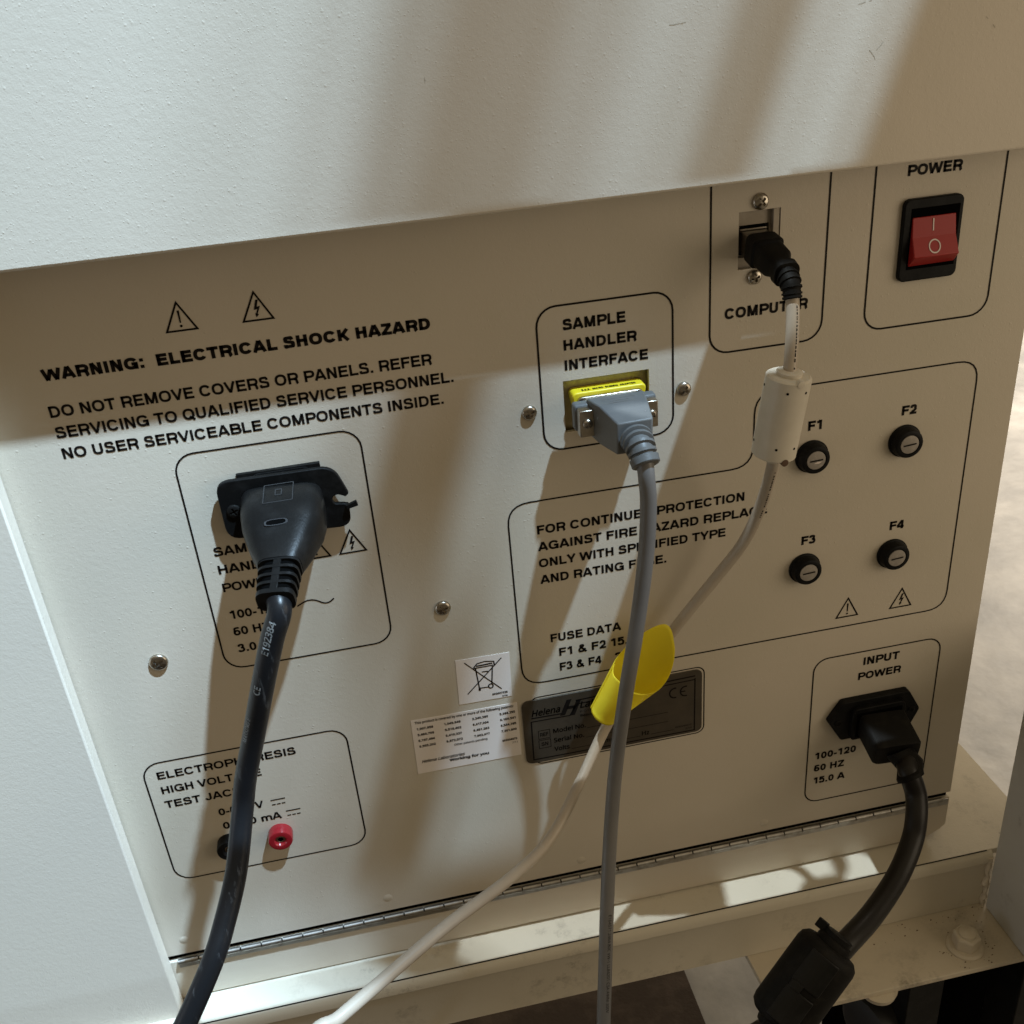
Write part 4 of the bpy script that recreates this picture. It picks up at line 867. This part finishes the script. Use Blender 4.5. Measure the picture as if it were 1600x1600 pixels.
lathe('relief_cuff', [(-1, 6.3), (-.8, 6.7), (2.4, 6.5), (2.8, 6.0), (2.85, 4.0)], core[-1], M['greyrub'], rl, axis=t_, n=28)
gc, fr3 = tube('cord', [core[-3]] + GC, 3.85, M['greycord'], se, n=24)
wrap_text('cord_print', 'E164571 2464 80C VW-1 LL84201 CSA AWM 300V', fr3, 268, 1.7, 3.85, M['ink'], gc, off=-.5, flip=False, bold=0)

# ------------------------------------------------------------------ white USB cable
us = thing('usb_cable', 'ivory cable with black plug in the COMPUTER port and white ferrite barrel', 'data cable')
box('plug_shell', 100.8, 113.4, -6, 6, 84.4, 94.8, M['steel'], us, bevel=.4)
b1 = loft('plug_body', [((107.2, -4.5, 88.8), 7.4, 7.0, 6), ((107.0, -13, 87.6), 7.6, 7.1, 6), ((106.9, -14, 87.5), 6.6, 6.4, 5), ((106.9, -24, 85.6), 6.5, 6.2, 4), ((106.9, -27.0, 84.9), 5.2, 5.4, 3), ((106.9, -30, 84.2), 5.0, 5.0, 3), ((107.0, -31, 83.9), 6.0, 5.8, 3), ((107.2, -34.4, 82.8), 5.8, 5.6, 3)], M['plugdark'], us, axis=(0, -1, -.22))
UC = [(106.7, -42.0, 73.8), (106.0, -45.0, 65.4), (103.6, -50.0, 49.7), (101.5, -52.0, 32.6), (100.5, -46.0, 5.1), (101.6, -38.0, -13.7), (101.7, -26.0, -39.0), (96.7, -19.0, -60.4), (86.3, -15.0, -78.2), (64.6, -11.0, -108.8), (44.4, -10.0, -137.3), (22.6, -12.0, -166.6), (0.1, -30.0, -189.9), (-22.3, -52.0, -203.2), (-47.8, -76.0, -199.4), (-84.2, -110.0, -184.6), (-116.2, -134.0, -182.2), (-136.5, -150.0, -180.0), (-153.2, -160.0, -181.3)] + [(-200, -205, -215), (-270, -240, -330), (-310, -260, -500), (-320, -300, -660), (-350, -380, -686)]
u0 = Vector((107.2, -33, 83.0)); u1 = Vector(UC[0]); core = catmull([u0, u0 * .5 + u1 * .5 + Vector((0, -1.6, 1.4)), u1], 8)
ur, _ = tube('strain_relief', core, lambda t: 4.6 - .8 * t, M['plugdark'], us, sub=0)
for k in (4, 7, 10, 13, 15):
    t_ = (core[min(k + 1, len(core) - 1)] - core[k - 1]).normalized(); r_ = 5.4 - .07 * k
    lathe('relief_ring', [(-.55, r_ - 1.0), (-.4, r_), (.45, r_), (.6, r_ - 1.0)], core[k], M['plugdark'], ur, axis=t_, n=24)
uc, fr4 = tube('cord', [core[-2]] + UC, 3.05, M['usb'], us, n=20)
fa2, fb2 = Vector([(102.2, -52.0, 43.1), (97.6, -49.0, 3.6)][0]), Vector([(102.2, -52.0, 43.1), (97.6, -49.0, 3.6)][1]); ax2 = (fb2 - fa2).normalized(); L2 = (fb2 - fa2).length
uf = lathe('ferrite_core', [(0, 4.4), (.1, 9.2), (.9, 10.2), (L2 - .9, 10.2), (L2 - .1, 9.2), (L2, 4.4)], fa2, M['ferrite'], us, axis=ax2, n=40)
lathe('ferrite_collar', [(0, 5.8), (1.6, 5.8), (2.0, 5.0), (2.0, 3)], fa2, M['ferrite'], uf, axis=-ax2, n=24)
lathe('ferrite_collar', [(0, 4.6), (2.4, 4.4), (3.4, 3.2)], fb2, M['ferrite'], uf, axis=ax2, n=24)
vc2 = (CAMV0 - (fa2 + fb2) / 2); vc2 = (vc2 - ax2 * vc2.dot(ax2)).normalized(); vs2 = ax2.cross(vc2).normalized()
if vs2.x < 0: vs2 = -vs2
for u in (5.2, L2 - 7.2):
    for a in (.1, 1.0, -1.25):
        p = fa2 + ax2 * u + (vc2 * math.cos(a) + vs2 * math.sin(a)) * 10.0
        lathe('ferrite_pin_hole', [(0, .62), (.35, .6), (.36, .05)], p, M['dark'], uf, axis=(vc2 * math.cos(a) + vs2 * math.sin(a)), n=12)
for e_, u in ((fa2, .7), (fb2, -.7)):
    p = e_ + ax2 * u + (vc2 * math.cos(.62) + vs2 * math.sin(.62)) * 9.6
    lathe('ferrite_notch', [(-1.6, 1.7), (.9, 1.7), (1.0, 1.2), (1.0, .05)], p, M['ferrite'] if u > 0 else M['brown'], uf, axis=(vc2 * math.cos(.62) + vs2 * math.sin(.62)), n=16)
# dashed print on the ivory cord
dv = []; df = []; u = 4.
while u < 122:
    if 31 < u < 86: u = 86
    l_ = random.uniform(.5, 1.6)
    if random.random() < .82:
        k = len(dv); dv += [(u, -.28), (u + l_, -.28), (u + l_, .3), (u, .3)]; df.append((k, k + 1, k + 2, k + 3))
    u += l_ + random.uniform(.25, .8)
wrap_text('cord_print', '', fr4, 0, 1, 3.05, M['ink'], uc, off=-.62, dashes=(dv, df))

# ------------------------------------------------------------------ yellow tag curled round the ivory cable
TA, TB = Vector([(18.6, -21.0, -151.2), (56.9, -27.0, -101.8)][0]), Vector([(18.6, -21.0, -151.2), (56.9, -27.0, -101.8)][1]); tx = (TB - TA).normalized()
e2 = Vector((0, -1, 0)); e2 = (e2 - tx * e2.dot(tx)).normalized(); e1 = tx.cross(e2).normalized()
if e1.x > 0: e1 = -e1                # e1 points up and to the left, e2 towards the viewer
V = []; F = []; nu, nv = 24, 64
hh = [26, 24, 23.6, 28, 38, 49.5, 56, 42, 27]
def hp(ph):
    q = (ph % 360) / 45; i_ = int(q) % 8; t = q - int(q); a, b, c, d = hh[(i_ - 1) % 8], hh[i_], hh[(i_ + 1) % 8], hh[(i_ + 2) % 8]
    return .5 * (2 * b + (c - a) * t + (2 * a - 5 * b + 4 * c - d) * t * t + (3 * b - a - 3 * c + d) * t ** 3)
for i in range(nu + 1):
    for j in range(nv + 1):
        deg = -8 + 366 * j / nv; ph = math.radians(deg); h0 = -1 - 2.2 * max(0, math.sin(ph)); h = (h0 + (hp(deg) - h0) * i / nu) * 1.06
        r_ = min(15.2, 8.3 + max(0, h) / 28 * 6.3) + .5 * j / nv
        V.append(TA + tx * h + e1 * math.cos(ph) * r_ + e2 * math.sin(ph) * r_ * .68)
for i in range(nu):
    for j in range(nv): F.append((i * (nv + 1) + j, i * (nv + 1) + j + 1, (i + 1) * (nv + 1) + j + 1, (i + 1) * (nv + 1) + j))
tg = mesh('cable_tag', V, F, M['tag'], None, smooth=True)
tg['label'] = 'bright yellow paper tag curled round the ivory cable over the nameplate'; tg['category'] = 'cable tag'
md = tg.modifiers.new('thickness', 'SOLIDIFY'); md.thickness = .2 * S; md.offset = 0
